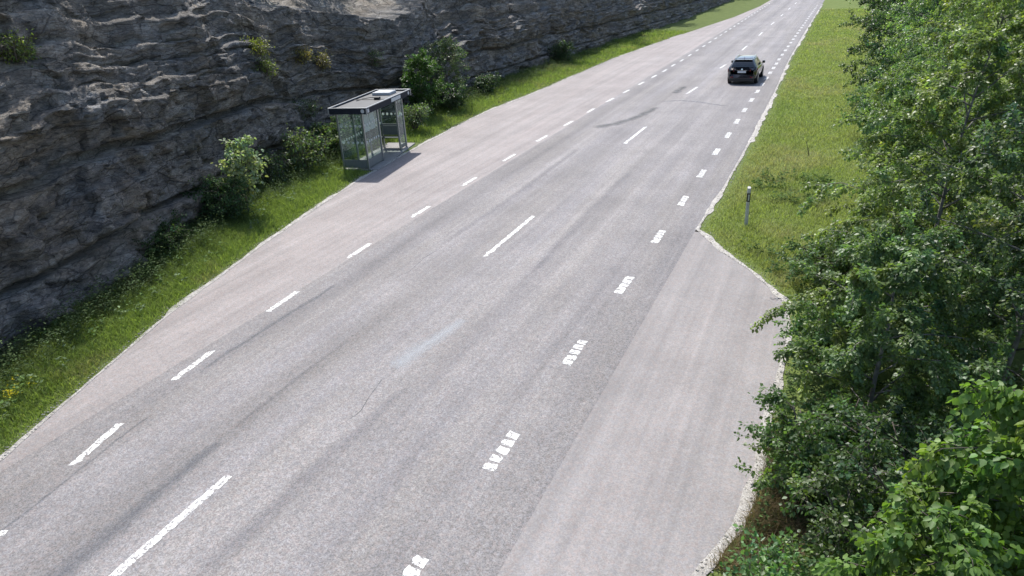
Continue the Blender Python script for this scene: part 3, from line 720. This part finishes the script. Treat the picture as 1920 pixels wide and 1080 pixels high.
plant('willow_tree', 'tree', 'pale green willow against the rock beyond the big willow', (-19.0, 33.5, .3), 3.2, 1.2, 209, (.085, .125, .06), .08, .05, 7000, low=.15, droop=.3)
plant('bush', 'bush', 'bush with upright pale shoots just past the far shelter end', (-17.5, 27.4, .2), 1.0, .7, 210, (.11, .16, .075), .11, .05, 2200, stems=9, group=CB, droop=0.0)
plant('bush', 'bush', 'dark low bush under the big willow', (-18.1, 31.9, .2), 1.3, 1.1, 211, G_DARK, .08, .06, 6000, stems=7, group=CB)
for i, (x, y, h) in enumerate([(-18.6, 37.2, .9), (-18.7, 50, 1.4)]):
    plant('bush', 'bush', 'shaded bush in the row along the far part of the rock', (x, y, .2), h, h * .6, 220 + i, (.05, .085, .035), .09, .065, 5000, stems=7, group='far bushes along the rock')
for i, (y, tt, h, c, lab) in enumerate([(19.9, 1.25, .55, (.17, .19, .04), 'yellow green shrub on the sunlit ledge of the rock'), (20.0, .98, .4, (.15, .19, .05), 'small yellow shrub hanging lower on the rock edge'), (23.4, 1.2, .5, (.20, .17, .05), 'yellowish grass tussock on the rock ledge above the shelter'),
                                        (10.4, 1.42, .45, (.13, .17, .04), 'green tuft on top of the rock at the picture edge'), (22.4, .55, .6, (.11, .15, .07), 'pale creeper hanging on the rock left of the shelter roof'), (28.4, 1.3, .8, (.07, .12, .03), 'green shrub on the rock crest above the shelter roof'), (24.6, 1.1, .5, (.16, .14, .06), 'dry tussock on the rock just above the shelter')]):
    p = rock_at(y, tt)
    plant('rock_shrub', 'shrub', lab, (p[0], p[1], p[2] - .03), h, h * .55, 240 + i, c, .075, .042, 900, stems=6, group='small shrubs growing on the rock', droop=.2)
for i, (y, tt, h) in enumerate([(4, 2.1, 5), (9, 2.25, 6), (14, 2.15, 5), (19, 2.3, 6.5), (25, 2.2, 5), (31, 2.3, 6), (38, 2.2, 6), (46, 2.3, 7), (56, 2.2, 7), (70, 2.2, 8), (88, 2.2, 9), (110, 2.2, 10), (135, 2.2, 11)]):
    p = rock_at(y, tt)
    plant('hill_tree', 'tree', 'tree on the crest of the rock cutting', (p[0], p[1], p[2] - .1), h, 1.9 + .06 * i, 260 + i, G_MID, .12, .10, 7000, group='trees on the crest of the rock cutting', low=.1)

# ------------------------------------------------------------------ grass
def blades(name, X, Y, Z, H, W, cols, label, seed, bend=1.0, cat='grass'):
    n = len(X); r = np.random.default_rng(seed)
    b = r.random(n) * 6.28; a = b + 1.57 + r.normal(0, .5, n); dx, dy = np.cos(a), np.sin(a)
    k = bend * H * (.3 + .9 * r.random(n)); lx, ly = np.cos(b) * k, np.sin(b) * k
    P = np.stack([X, Y, Z], -1)
    Wv = np.stack([dx * W, dy * W, 0 * W], -1)
    mid = P + np.stack([lx * .28, ly * .28, H * .6], -1); tip = P + np.stack([lx, ly, H], -1)
    V = np.stack([P - Wv, P + Wv, mid + Wv * .75, mid - Wv * .75, tip], 1).reshape(-1, 3)
    F = (np.array([(0, 1, 2), (0, 2, 3), (3, 2, 4)])[None] + 5 * np.arange(n)[:, None, None]).reshape(-1, 3)
    C = np.repeat(cols, 5, 0)
    return tag(fast(name, V, F, M['grass'], None, C), label, cat, kind='stuff')
def scatter(n, y0, y1, fa, fb, r, near=12., pw=1.6):
    # thin out with distance from the camera
    y = y0 + (y1 - y0) * r.random(n * 3)
    keep = r.random(n * 3) < np.clip((near / np.maximum(y, near)) ** pw, .03, 1)
    y = y[keep][:n]
    t = r.random(len(y)); x = fa(y) + (fb(y) - fa(y)) * t
    return x, y, t
r = np.random.default_rng(5)
def vb(y): return rock_base(y) + .15
x, y, t = scatter(120000, 1.5, 75, lambda y: bay_edge(y) - .12 + .34 * (fbm(y * 2.3, y * 0, 97, 4) - .4), vb, r, 16, 1.5)
wv = (bay_edge(y) - .10) - vb(y); tv = t
lu = (y - 22.9) * .986 - (x + 16.47) * .164; lv = (x + 16.47) * .986 + (y - 22.9) * .164
keep = ~((lv > -1.0) & (lv < .95) & (lu > -1.95) & (lu < 2.7)); x, y, t = x[keep], y[keep], t[keep]
zz = verge_z(x, y, t * .75)
edge = np.clip((bay_edge(y) - .10 - x) / .5, 0, 1)
H = (.07 + .34 * t ** .9 * (.4 + 1.1 * fbm(x * 1.1, y * 1.1, 91)) + .10 * r.random(len(x))) * (.45 + .55 * edge)
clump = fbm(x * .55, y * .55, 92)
c0 = np.array((.235, .305, .075)); c1 = np.array((.09, .13, .044)); c2 = np.array((.30, .27, .14))  # second tone: taller rear growth, darkened further to stand in for rock shade
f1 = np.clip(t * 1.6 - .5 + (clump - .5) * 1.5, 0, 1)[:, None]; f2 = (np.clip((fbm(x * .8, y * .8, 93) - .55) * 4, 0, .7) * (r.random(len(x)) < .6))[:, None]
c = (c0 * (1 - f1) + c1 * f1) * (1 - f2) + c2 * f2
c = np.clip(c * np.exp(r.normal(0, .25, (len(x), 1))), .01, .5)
scale_w = .006 * np.maximum(1, y / 22)
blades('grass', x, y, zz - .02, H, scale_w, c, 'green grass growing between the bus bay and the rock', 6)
# seed heads / tall weeds on the verge
r = np.random.default_rng(15)
def weeds(n, y0, y1, tmin, tmax, h, seed, cols, label, lw=.045, fa=None, fb=None, zf=None):
    r = np.random.default_rng(seed)
    ns = n // 14
    y = y0 + (y1 - y0) * r.random(ns) ** 1.2; t = tmin + (tmax - tmin) * r.random(ns)
    x = fa(y) + (fb(y) - fa(y)) * t
    ok = fbm(x * .9, y * .9, seed + 1) > (.34 if h > .5 else .42)
    lu = (y - 22.9) * .986 - (x + 16.47) * .164; lv = (x + 16.47) * .986 + (y - 22.9) * .164
    ok &= ~((lv > -1.0) & (lv < 1.0) & (lu > -1.95) & (lu < 2.8))
    x, y, t = x[ok], y[ok], t[ok]; ns = len(x)
    z = zf(x, y, t); hh = h * (.5 + .8 * r.random(ns))
    i = np.repeat(np.arange(ns), 14); m = len(i); f = .15 + .85 * r.random(m)
    P = np.stack([x[i] + r.normal(0, .05, m), y[i] + r.normal(0, .05, m), z[i] + hh[i] * f], -1)
    a = r.random(m) * 6.28; D = np.stack([np.cos(a), np.sin(a), .35 * np.ones(m) - .3 * r.random(m)], -1)
    c = np.array(cols)[r.integers(0, len(cols), ns)][i] * np.exp(r.normal(0, .25, (m, 1)))
    Vv, Ff, Cc = leaves(P, D, V3(0, 0, 1) + r.normal(0, .4, (m, 3)), lw * 2 * (.6 + .8 * r.random(m)), lw * (.6 + .8 * r.random(m)), LEAF_DIAMOND, np.clip(c, .01, .6))
    return tag(fast('weeds', Vv, Ff, M['matte'], None, Cc), label, 'weeds', kind='stuff')
vf = lambda y: bay_edge(y) - .15
weeds(46000, 2, 50, .48, .97, .6, 301, [(.055, .09, .032), (.08, .115, .045), (.045, .07, .028)], 'tall dark weeds along the foot of the rock', .03, vf, vb, lambda x, y, t: verge_z(x, y, t * .75))  # naturally dark herbs, their green also lowered to imitate the rock's cast shade
weeds(3000, 3, 40, .25, .55, .3, 303, [(.14, .19, .10), (.10, .16, .05)], 'pale weeds among the grass below the rock', .045, vf, vb, lambda x, y, t: verge_z(x, y, t * .75))
weeds(900, 5.2, 7.0, .2, .5, .22, 305, [(.50, .42, .02), (.14, .19, .03), (.12, .17, .03)], 'small yellow flowers in the grass at the picture edge', .022, vf, vb, lambda x, y, t: verge_z(x, y, t * .75) + .08)
# right lawn
r = np.random.default_rng(25)
x, y, t = scatter(120000, 14.5, 100, lambda y: lawn_edge(y) + .2, const(3.0), r, 20, 1.7)
zz = lawn_z(x, y, t); d = np.clip((x - lawn_edge(y) - .2) / .5, .15, 1)
n1 = fbm(x * .45, y * .3, 95); n2 = fbm(x * 1.2, y * 1.2, 96)
H = (.05 + .12 * n2 + .05 * r.random(len(x))) * (.4 + .6 * d)
cg = np.array((.275, .32, .095)); cb = np.array((.38, .33, .19)); cd = np.array((.22, .28, .085)); cy = np.array((.32, .33, .14))
brown = np.exp(-(((x + .6) / 1.3) ** 2 + ((y - 25.0) / 3.2) ** 2))
fb_ = np.clip((n1 - .56) * 3.5 + .75 * brown - .1, 0, .85)[:, None]; fd = np.clip((.45 - n1) * 4, 0, .8)[:, None]; fy = np.clip((n2 - .5) * 3, 0, .8)[:, None]
c = cg * (1 - fd) + cd * fd; c = c * (1 - fy) + cy * fy; c = c * (1 - fb_) + cb * fb_
c = np.clip(c * np.exp(r.normal(0, .22, (len(x), 1))), .01, .5)
blades('grass', x, y, zz - .02, H, .007 * np.maximum(1, y / 24), c, 'sunlit yellow green grass between the road and the trees', 26)
weeds(1600, 20.6, 23.6, .0, 1.0, .28, 311, [(.06, .11, .03), (.09, .14, .04)], 'dark leafy weeds in the lawn behind the delineator post', .05, const(-2.0), const(.2), lawn_z)
weeds(9000, 5.5, 17, .0, 1.0, .3, 313, [(.055, .095, .03), (.08, .13, .04), (.04, .07, .02)], 'low undergrowth at the edge of the lay-by', .04, lambda y: lawn_edge(y) + .25, const(3.0), lawn_z)
# dry grass by the lay-by
r = np.random.default_rng(35)
n = 9000; y = 6.4 + 3.2 * r.random(n); x = apron_edge(y) + .12 + .75 * r.random(n)
c = np.array([(.24, .17, .10), (.30, .23, .14), (.16, .12, .07), (.12, .13, .05)])[r.integers(0, 4, n)] * np.exp(r.normal(0, .2, (n, 1)))
blades('dry_grass', x, y, lawn_z(x, y, 0) - .02, .08 + .16 * r.random(n), np.full(n, .004), c, 'withered brown grass beside the lay-by', 36, 1.1)

# ------------------------------------------------------------------ bus shelter
def shelter():
    # local x: across, towards the road; local y: along the road, away from the camera
    root = empty('bus_shelter', (-16.47, 22.91, .03), .165)
    tag(root, 'glass bus shelter with dark fascia and flat roof standing before the rock', 'bus shelter')
    zt, L, W = 2.33, 4.18, 1.54
    yn, yf, xb, xf = -1.83, 1.83, -.60, .42        # wall lines
    fh = .23; zb = zt - fh
    # roof
    rf = MB().box((-W / 2 + .05, -L / 2 + .05, zt - .13), (W / 2 - .05, L / 2 - .05, zt - .075)).build('roof', M['roofg'], root)
    f = MB(); t = .05
    f.box((-W / 2, -L / 2, zb), (-W / 2 + t, L / 2, zt - .03)); f.box((W / 2 - t, -L / 2, zb), (W / 2, L / 2, zt - .03))
    f.box((-W / 2 + t, -L / 2, zb), (W / 2 - t, -L / 2 + t, zt - .03)); f.box((-W / 2 + t, L / 2 - t, zb), (W / 2 - t, L / 2, zt - .03))
    fo = f.build('fascia', M['fascia'], rf)
    tr = MB(); e = .006
    tr.box((-W / 2 - e, -L / 2 - e, zt - .03), (-W / 2 + .055, L / 2 + e, zt)); tr.box((W / 2 - .055, -L / 2 - e, zt - .03), (W / 2 + e, L / 2 + e, zt))
    tr.box((-W / 2 + .055, -L / 2 - e, zt - .03), (W / 2 - .055, -L / 2 + .055, zt)); tr.box((-W / 2 + .055, L / 2 - .055, zt - .03), (W / 2 - .055, L / 2 + e, zt))
    for sx in (-1, 1):
        for sy in (-1, 1):
            x0, x1 = sorted((sx * (W / 2 + e + .004), sx * (W / 2 - .035))); y0, y1 = sorted((sy * (L / 2 + e + .004), sy * (L / 2 - .035)))
            tr.box((x0, y0, zb - .03), (x1, y1, zt - .031))
    tr.build('trim', M['silver'], rf, bevel=.006)
    # shade lining under the roof
    MB().box((-W / 2 + .06, -L / 2 + .06, zt - .19), (W / 2 - .06, L / 2 - .06, zt - .135)).build('ceiling_panel', M['kick'], rf)
    s = MB(); s.box((-.42, .95, zt - .07), (.34, 1.62, zt + .035)); s.build('solar_panel', M['solar'], root, bevel=.01)
    s = MB(); s.box((-.36, 1.01, zt + .037), (.28, 1.56, zt + .041)); s.build('solar_cell', M['signw'], root)
    MB().box((.12, -.05, zt - .075), (.34, .12, zt + .03)).build('junction_box', M['black'], root, bevel=.01)
    c = MB(); c.tube([(.2, .1, zt - .05), (.05, .35, zt - .06), (-.25, .45, zt - .06), (-.45, .2, zt - .06), (-.5, -.3, zt - .06)], .014, 5)
    c.tube([(-.7, -.05, zt - .055), (.7, .02, zt - .055)], .012, 4); c.build('cable', M['black'], root)
    # emblems and the name board on the fascia
    for c_, n_ in (((W / 2 - .16, -L / 2 - .004, zt - .125), (0, -1, 0)), ((W / 2 + .004, L / 2 - .26, zt - .125), (1, 0, 0))):
        MB().disc(c_, n_, .07, .012, 20).build('emblem', M['signw'], root)
    MB().box((W / 2 + .001, -L / 2 + .06, zt - .19), (W / 2 + .014, -L / 2 + .20, zt - .06)).build('small_sign', M['signw'], root, bevel=.003)
    nb = MB(); nb.box((W / 2 + .001, .10, zt - .195), (W / 2 + .016, 1.0, zt - .055)); nb.build('name_board', M['signw'], root, bevel=.004)
    # posts
    P = .07
    def post(x, y): MB().box((x - P / 2, y - P / 2, 0), (x + P / 2, y + P / 2, zb + .02)).build('post', M['alu'], root, bevel=.008)
    yp2 = yn + 1.30; yp3 = yf - .62
    for x, y in ((xb, yn), (xf, yn), (xb, yf), (xf, yf), (xb, yn + 1.22), (xb, yn + 2.44), (xf, yp2), (xf, yp3)): post(x, y)
    # glass walls with rows of white dots; low grey panels below
    def wall(x0, y0, x1, y1, z0, z1, dots, kick, n):
        a = V3(x0, y0, 0); b = V3(x1, y1, 0); d = (b - a); Lw = np.linalg.norm(d); d /= Lw; nrm = V3(d[1], -d[0], 0)
        a2 = a + d * .035; b2 = b - d * .035
        w = MB(); q = .006
        vs = [a2 - nrm * q / 2, b2 - nrm * q / 2, b2 + nrm * q / 2, a2 + nrm * q / 2]
        vs = [v + V3(0, 0, z0) for v in vs] + [v + V3(0, 0, z1) for v in vs]
        w.add(vs, [(3, 2, 1, 0), (4, 5, 6, 7), (0, 1, 5, 4), (1, 2, 6, 5), (2, 3, 7, 6), (3, 0, 4, 7)], 0)
        for z in dots:
            for i in range(n):
                w.disc(a2 + (b2 - a2) * ((i + .5) / n) + V3(0, 0, z), nrm, .048, .014, 12, 1)
        w.build('glass_panel', [M['glass'], M['dots']], root)
        if kick:
            k = MB(); q = .02
            vs = [a2 - nrm * q / 2, b2 - nrm * q / 2, b2 + nrm * q / 2, a2 + nrm * q / 2]
            vs = [v + V3(0, 0, kick[0]) for v in vs] + [v + V3(0, 0, kick[1]) for v in vs]
            k.add(vs, [(3, 2, 1, 0), (4, 5, 6, 7), (0, 1, 5, 4), (1, 2, 6, 5), (2, 3, 7, 6), (3, 0, 4, 7)]); k.build('low_panel', M['kick'], root)
    zg = zb - .01
    wall(xb, yn, xf, yn, .36, zg, (1.0, 1.62), (.05, .355), 5)                   # near end
    wall(xb, yf, xf, yf, .96, zg, (1.36, 1.92), (.55, .955), 5)                 # far end
    for k in range(3): wall(xb, yn + 1.22 * k, xb, yn + 1.22 * (k + 1), .36, zg, (1.0, 1.62), None, 6)
    wall(xf, yn, xf, yp2, .36, zg, (1.0, 1.62), (.05, .355), 6)
    wall(xf, yp3, xf, yf, .20, zg, (1.36, 1.92), (.05, .195), 3)
    # bench against the far end
    b = empty('bench', (0, 0, 0)); b.parent = root
    MB().box((xb + .06, yf - .48, .44), (xf - .06, yf - .06, .48)).build('seat', M['bench'], b, bevel=.006)
    MB().box((xb + .06, yf - .07, .50), (xf - .06, yf - .045, .90)).build('backrest', M['kick'], b)
    for x in (xb + .15, xf - .15): MB().box((x - .02, yf - .3, 0), (x + .02, yf - .22, .44)).build('leg', M['alu'], b)
    # timetable frames behind the near front glass
    tb = MB(); tb.box((xf - .05, yn + .18, 1.35), (xf - .03, yn + .58, 1.98)); tb.box((xf - .05, yn + .66, 1.35), (xf - .03, yn + 1.06, 1.98)); tb.build('timetable', M['signw'], root)
    return root
shelter()
pl = MB()
cs, sn = math.cos(.165), math.sin(.165)
def loc(x, y, z): return (-16.47 + x * cs - y * sn, 22.91 + x * sn + y * cs, z)
x0, x1, y0, y1 = -.72, .80, -1.84, 2.5
pl.add([loc(x0, y0, -.3), loc(x1, y0, -.3), loc(x1 - .25, y1, -.3), loc(x0, y1, -.3), loc(x0, y0, .03), loc(x1, y0, .03), loc(x1 - .25, y1, .03), loc(x0, y1, .03)], [(3, 2, 1, 0), (4, 5, 6, 7), (0, 1, 5, 4), (1, 2, 6, 5), (2, 3, 7, 6), (3, 0, 4, 7)])
tag(pl.build('platform_paving', M['concrete'], bevel=.01), 'low pale concrete slab under the bus shelter', 'paving', kind='structure')

# ------------------------------------------------------------------ delineator post, stick
def delineator():
    root = empty('delineator_post', (-1.8, 18.5, 0), .25); tag(root, 'grey white roadside delineator post with black reflector band in the grass', 'post')
    def ring(z, s=1.0):
        return [(-.055 * s, -.03 * s, z), (-.035 * s, -.06 * s, z), (.035 * s, -.06 * s, z), (.055 * s, -.03 * s, z), (.03 * s, .045 * s, z), (-.03 * s, .045 * s, z)]
    def prism(zs, mat, name, s=1.0, top=None):
        vs = []; fs = []
        for z in zs: vs += ring(z, s)
        if top: vs[-6:] = [(x, y, z + top * (y + .06)) for x, y, z in vs[-6:]]
        for k in range(len(zs) - 1):
            for j in range(6): fs.append((k * 6 + j, k * 6 + (j + 1) % 6, k * 6 + 6 + (j + 1) % 6, k * 6 + 6 + j))
        fs += [(5, 4, 3, 2, 1, 0), tuple(len(vs) - 6 + j for j in range(6))]
        return MB().add(vs, fs).build(name, mat, root)
    prism([-.3, .4, 1.06], M['plastic'], 'post', .85, .35)
    b = prism([.70, .93], M['black'], 'band', .90)
    MB().box((-.018, -.058, .73), (.018, -.0535, .90)).build('reflector', M['reflector'], b)
delineator()
st = MB(); st.tube([(0, 0, -.1), (-.1, .05, .4), (-.22, .1, .85)], [.022, .018, .010], 6)
st.tube([(-.1, .05, .4), (-.02, .02, .6)], [.009, .004], 5)
o = st.build('stick', M['stick'], smooth=True); o.location = (-.64, 26.4, 0); o.scale = (.7, .7, .6); tag(o, 'thin dark stick leaning in the lawn grass', 'stick')

# ------------------------------------------------------------------ car
def car():
    root = empty('car', (-5.02, 41.9, 0), R(-.5)); root.scale = (.86, .86, .90); tag(root, 'black estate car driving away on the right hand lane', 'car')
    # stations along y (0 rear .. 4.5 front): half width, bottom, belt, roof half width, roof z
    S = [(0.00, .74, .42, .90, .70, .92), (.06, .84, .36, .98, .72, 1.03), (.20, .90, .30, 1.00, .66, 1.22), (.42, .915, .27, 1.00, .60, 1.42), (.75, .92, .25, .99, .595, 1.505), (1.5, .925, .24, .97, .60, 1.535), (2.2, .925, .24, .96, .60, 1.52), (2.65, .925, .24, .955, .595, 1.44), (3.05, .92, .24, .95, .62, 1.20), (3.45, .915, .24, .945, .70, .99), (4.1, .88, .26, .84, .72, .87), (4.42, .78, .32, .70, .62, .73), (4.52, .62, .38, .60, .5, .62)]
    S = np.array(S)
    ysmp = np.linspace(0, 4.52, 46)
    q = np.stack([np.interp(ysmp, S[:, 0], S[:, i]) for i in range(1, 6)], 1)
    for i in range(1, 45): pass
    def section(y):
        w, zb, belt, wr, zr = [np.interp(y, S[:, 0], S[:, i]) for i in range(1, 6)]
        return [(.0, zb), (.80 * w, zb), (.97 * w, zb + .10), (w, zb + .28), (w, belt - .16), (.965 * w, belt), (wr + .03, zr - .075), (wr - .06, zr - .015), (wr * .5, zr), (0, zr + .008)]
    vs = []; fs = []; k = 19
    for y in ysmp:
        s = section(y); ring = [(x, y, z) for x, z in s] + [(-x, y, z) for x, z in s[-2:0:-1]]
        vs += ring
    k = 18
    for i in range(len(ysmp) - 1):
        for j in range(k): fs.append((i * k + j, i * k + (j + 1) % k, (i + 1) * k + (j + 1) % k, (i + 1) * k + j))
    fs += [tuple(range(k)), tuple(((len(ysmp) - 1) * k + j) for j in range(k - 1, -1, -1))]
    body = MB().add(vs, fs).build('body', M['carpaint'], root, True)
    def side(y, f, sx, off=.006):           # point on the glasshouse between belt (0) and roof rail (1)
        s = section(y); a = np.array(s[5]); b = np.array(s[6]); p = a + (b - a) * f
        return (sx * (p[0] + off), y, p[1])
    for sx in (-1, 1):
        for (a, b) in ((.50, 1.05), (1.10, 1.95), (2.02, 2.78)):
            yy = np.linspace(a, b, 6); vs = [side(y, .10, sx) for y in yy] + [side(y, .90, sx) for y in yy]
            n = 6; fs = [(i, i + 1, n + i + 1, n + i) if sx > 0 else (i + 1, i, n + i, n + i + 1) for i in range(n - 1)]
            MB().add(vs, fs).build('side_window', M['carglass'], root)
        # chrome line under the windows
        yy = np.linspace(.5, 2.95, 9); tr = MB(); tr.tube([side(y, .04, sx, .008) for y in yy], .012, 5); tr.build('window_trim', M['chrome'], root)
        rl = MB(); rl.tube([(sx * .56, y, float(section(y)[6][1]) + .115) for y in (.55, .8, 1.5, 2.2, 2.45)], .018, 6); rl.build('roof_rail', M['chrome'], root)
        mr = MB(); mr.box((min(sx * .92, sx * 1.1), 2.72, .98), (max(sx * .92, sx * 1.1), 2.86, 1.14)); mr.build('mirror', M['carpaint'], root, bevel=.035)
        tl = MB()
        pts = [(sx * .50, -.012, .80), (sx * .50, -.012, .93), (sx * .885, .16, .96), (sx * .93, .42, .97), (sx * .945, .42, .90), (sx * .915, .16, .76)]
        pts2 = [(sx * .50, .03, .80), (sx * .50, .03, .93), (sx * .85, .20, .96), (sx * .89, .42, .97), (sx * .90, .42, .90), (sx * .87, .20, .76)]
        idx = list(range(6)); fs = [tuple(idx if sx < 0 else idx[::-1]), tuple(6 + i for i in (idx[::-1] if sx < 0 else idx))] + [(i, (i + 1) % 6, 6 + (i + 1) % 6, 6 + i) for i in range(6)]
        tl.add(pts + pts2, fs).build('tail_light', M['tail'], root)
        rfx = MB(); rfx.box((min(sx * .52, sx * .70), -.004, .45), (max(sx * .52, sx * .70), .05, .49)); rfx.build('rear_reflector', M['tail'], root)
    # rear window, tilted
    def rear(f, wsc, off=.012):
        z = 1.06 + .34 * f; y = np.interp(z, [.92, 1.03, 1.22, 1.42], [0, .06, .20, .42]) - off
        w = np.interp(z, [1.03, 1.22, 1.42], [.70, .64, .57]) * wsc
        return [(-w, y, z), (0, y - .008, z), (w, y, z)]
    vs = []; fs = []
    for f in (0, .33, .66, 1): vs += rear(f, 1)
    for i in range(3):
        for j in range(2): fs.append((i * 3 + j, i * 3 + j + 1, i * 3 + 4 + j, i * 3 + 3 + j))
    MB().add(vs, fs).build('rear_window', M['carglass'], root)
    MB().box((-.56, .30, 1.445), (.56, .56, 1.475)).build('spoiler', M['carpaint'], root, bevel=.01)
    MB().box((-.26, -.030, .72), (.26, -.012, .83)).build('number_plate', M['plate'], root, bevel=.003)
    MB().disc((0, -.006, .93), (0, -1, .15), .05, .03, 16).build('badge', M['chrome'], root)
    MB().box((-.30, -.02, .855), (.30, -.002, .872)).build('hatch_trim', M['chrome'], root)
    bp_ = MB(); bp_.box((-.82, .012, .34), (.82, .14, .60)); bp_.build('bumper', M['carpaint'], root, bevel=.04)
    MB().box((-.76, .0, .20), (.76, .3, .345)).build('lower_bumper', M['black'], root, bevel=.02)
    af = MB(); af.add([(-.012, .75, 1.50), (.012, .75, 1.50), (.008, .95, 1.50), (-.008, .95, 1.50), (0, .76, 1.60)], [(0, 1, 4), (1, 2, 4), (2, 3, 4), (3, 0, 4), (3, 2, 1, 0)]); af.build('antenna_fin', M['black'], root)
    for y in (.82, 3.62):
        for sx in (-1, 1):
            w = empty('wheel', (sx * .83, y, .335)); w.parent = root
            MB().disc((0, 0, 0), (1, 0, 0), .335, .23, 28).build('tyre', M['tyre'], w, bevel=.03)
            MB().disc((sx * .112, 0, 0), (1, 0, 0), .21, .014, 20).build('rim', M['rim'], w)
            ar = MB(); ar.disc((-sx * .005, 0, .02), (1, 0, 0), .38, .20, 28); ar.build('wheel_arch', M['black'], w)
car()

# ------------------------------------------------------------------ light, world, camera
SUN_AZ, SUN_EL = R(322), R(56.5)
sd_ = Vector((math.sin(SUN_AZ) * math.cos(SUN_EL), math.cos(SUN_AZ) * math.cos(SUN_EL), math.sin(SUN_EL)))
sun = bpy.data.lights.new('sun', 'SUN'); sun.energy = 3.9; sun.angle = R(.53); sun.color = (1, .965, .91)
so = bpy.data.objects.new('sun', sun); COL.objects.link(so); so.rotation_euler = sd_.to_track_quat('Z', 'Y').to_euler()
w = bpy.data.worlds.new('World'); SC.world = w; w.use_nodes = True
nt = w.node_tree; bg = nt.nodes['Background']
sky = nt.nodes.new('ShaderNodeTexSky'); sky.sky_type = 'NISHITA'; sky.sun_disc = False
sky.sun_elevation = SUN_EL; sky.sun_rotation = SUN_AZ; sky.air_density = 1.0; sky.dust_density = 1.5
nt.links.new(sky.outputs[0], bg.inputs[0]); bg.inputs[1].default_value = .15

f_, pit, yaw, roll, hh = 1306., .428, -.445, -.06, 6.576
fw = Vector((math.sin(yaw) * math.cos(pit), math.cos(yaw) * math.cos(pit), -math.sin(pit)))
r0 = Vector((math.cos(yaw), -math.sin(yaw), 0)); u0 = r0.cross(fw)
r2 = r0 * math.cos(roll) + u0 * math.sin(roll); u2 = -r0 * math.sin(roll) + u0 * math.cos(roll)
cam = bpy.data.cameras.new('camera'); cam.sensor_width = 36; cam.lens = f_ / 1920 * 36; cam.clip_end = 3000; cam.clip_start = .1
co = bpy.data.objects.new('camera', cam); COL.objects.link(co)
co.matrix_world = Matrix(((r2.x, u2.x, -fw.x, 0), (r2.y, u2.y, -fw.y, 0), (r2.z, u2.z, -fw.z, hh), (0, 0, 0, 1)))
SC.camera = co
SC.view_settings.view_transform = 'Standard'; SC.view_settings.look = 'None'; SC.view_settings.exposure = 0.76; SC.view_settings.gamma = 1
SC.cycles.transparent_max_bounces = 24; SC.cycles.max_bounces = 8
SC.cycles.use_denoising = True
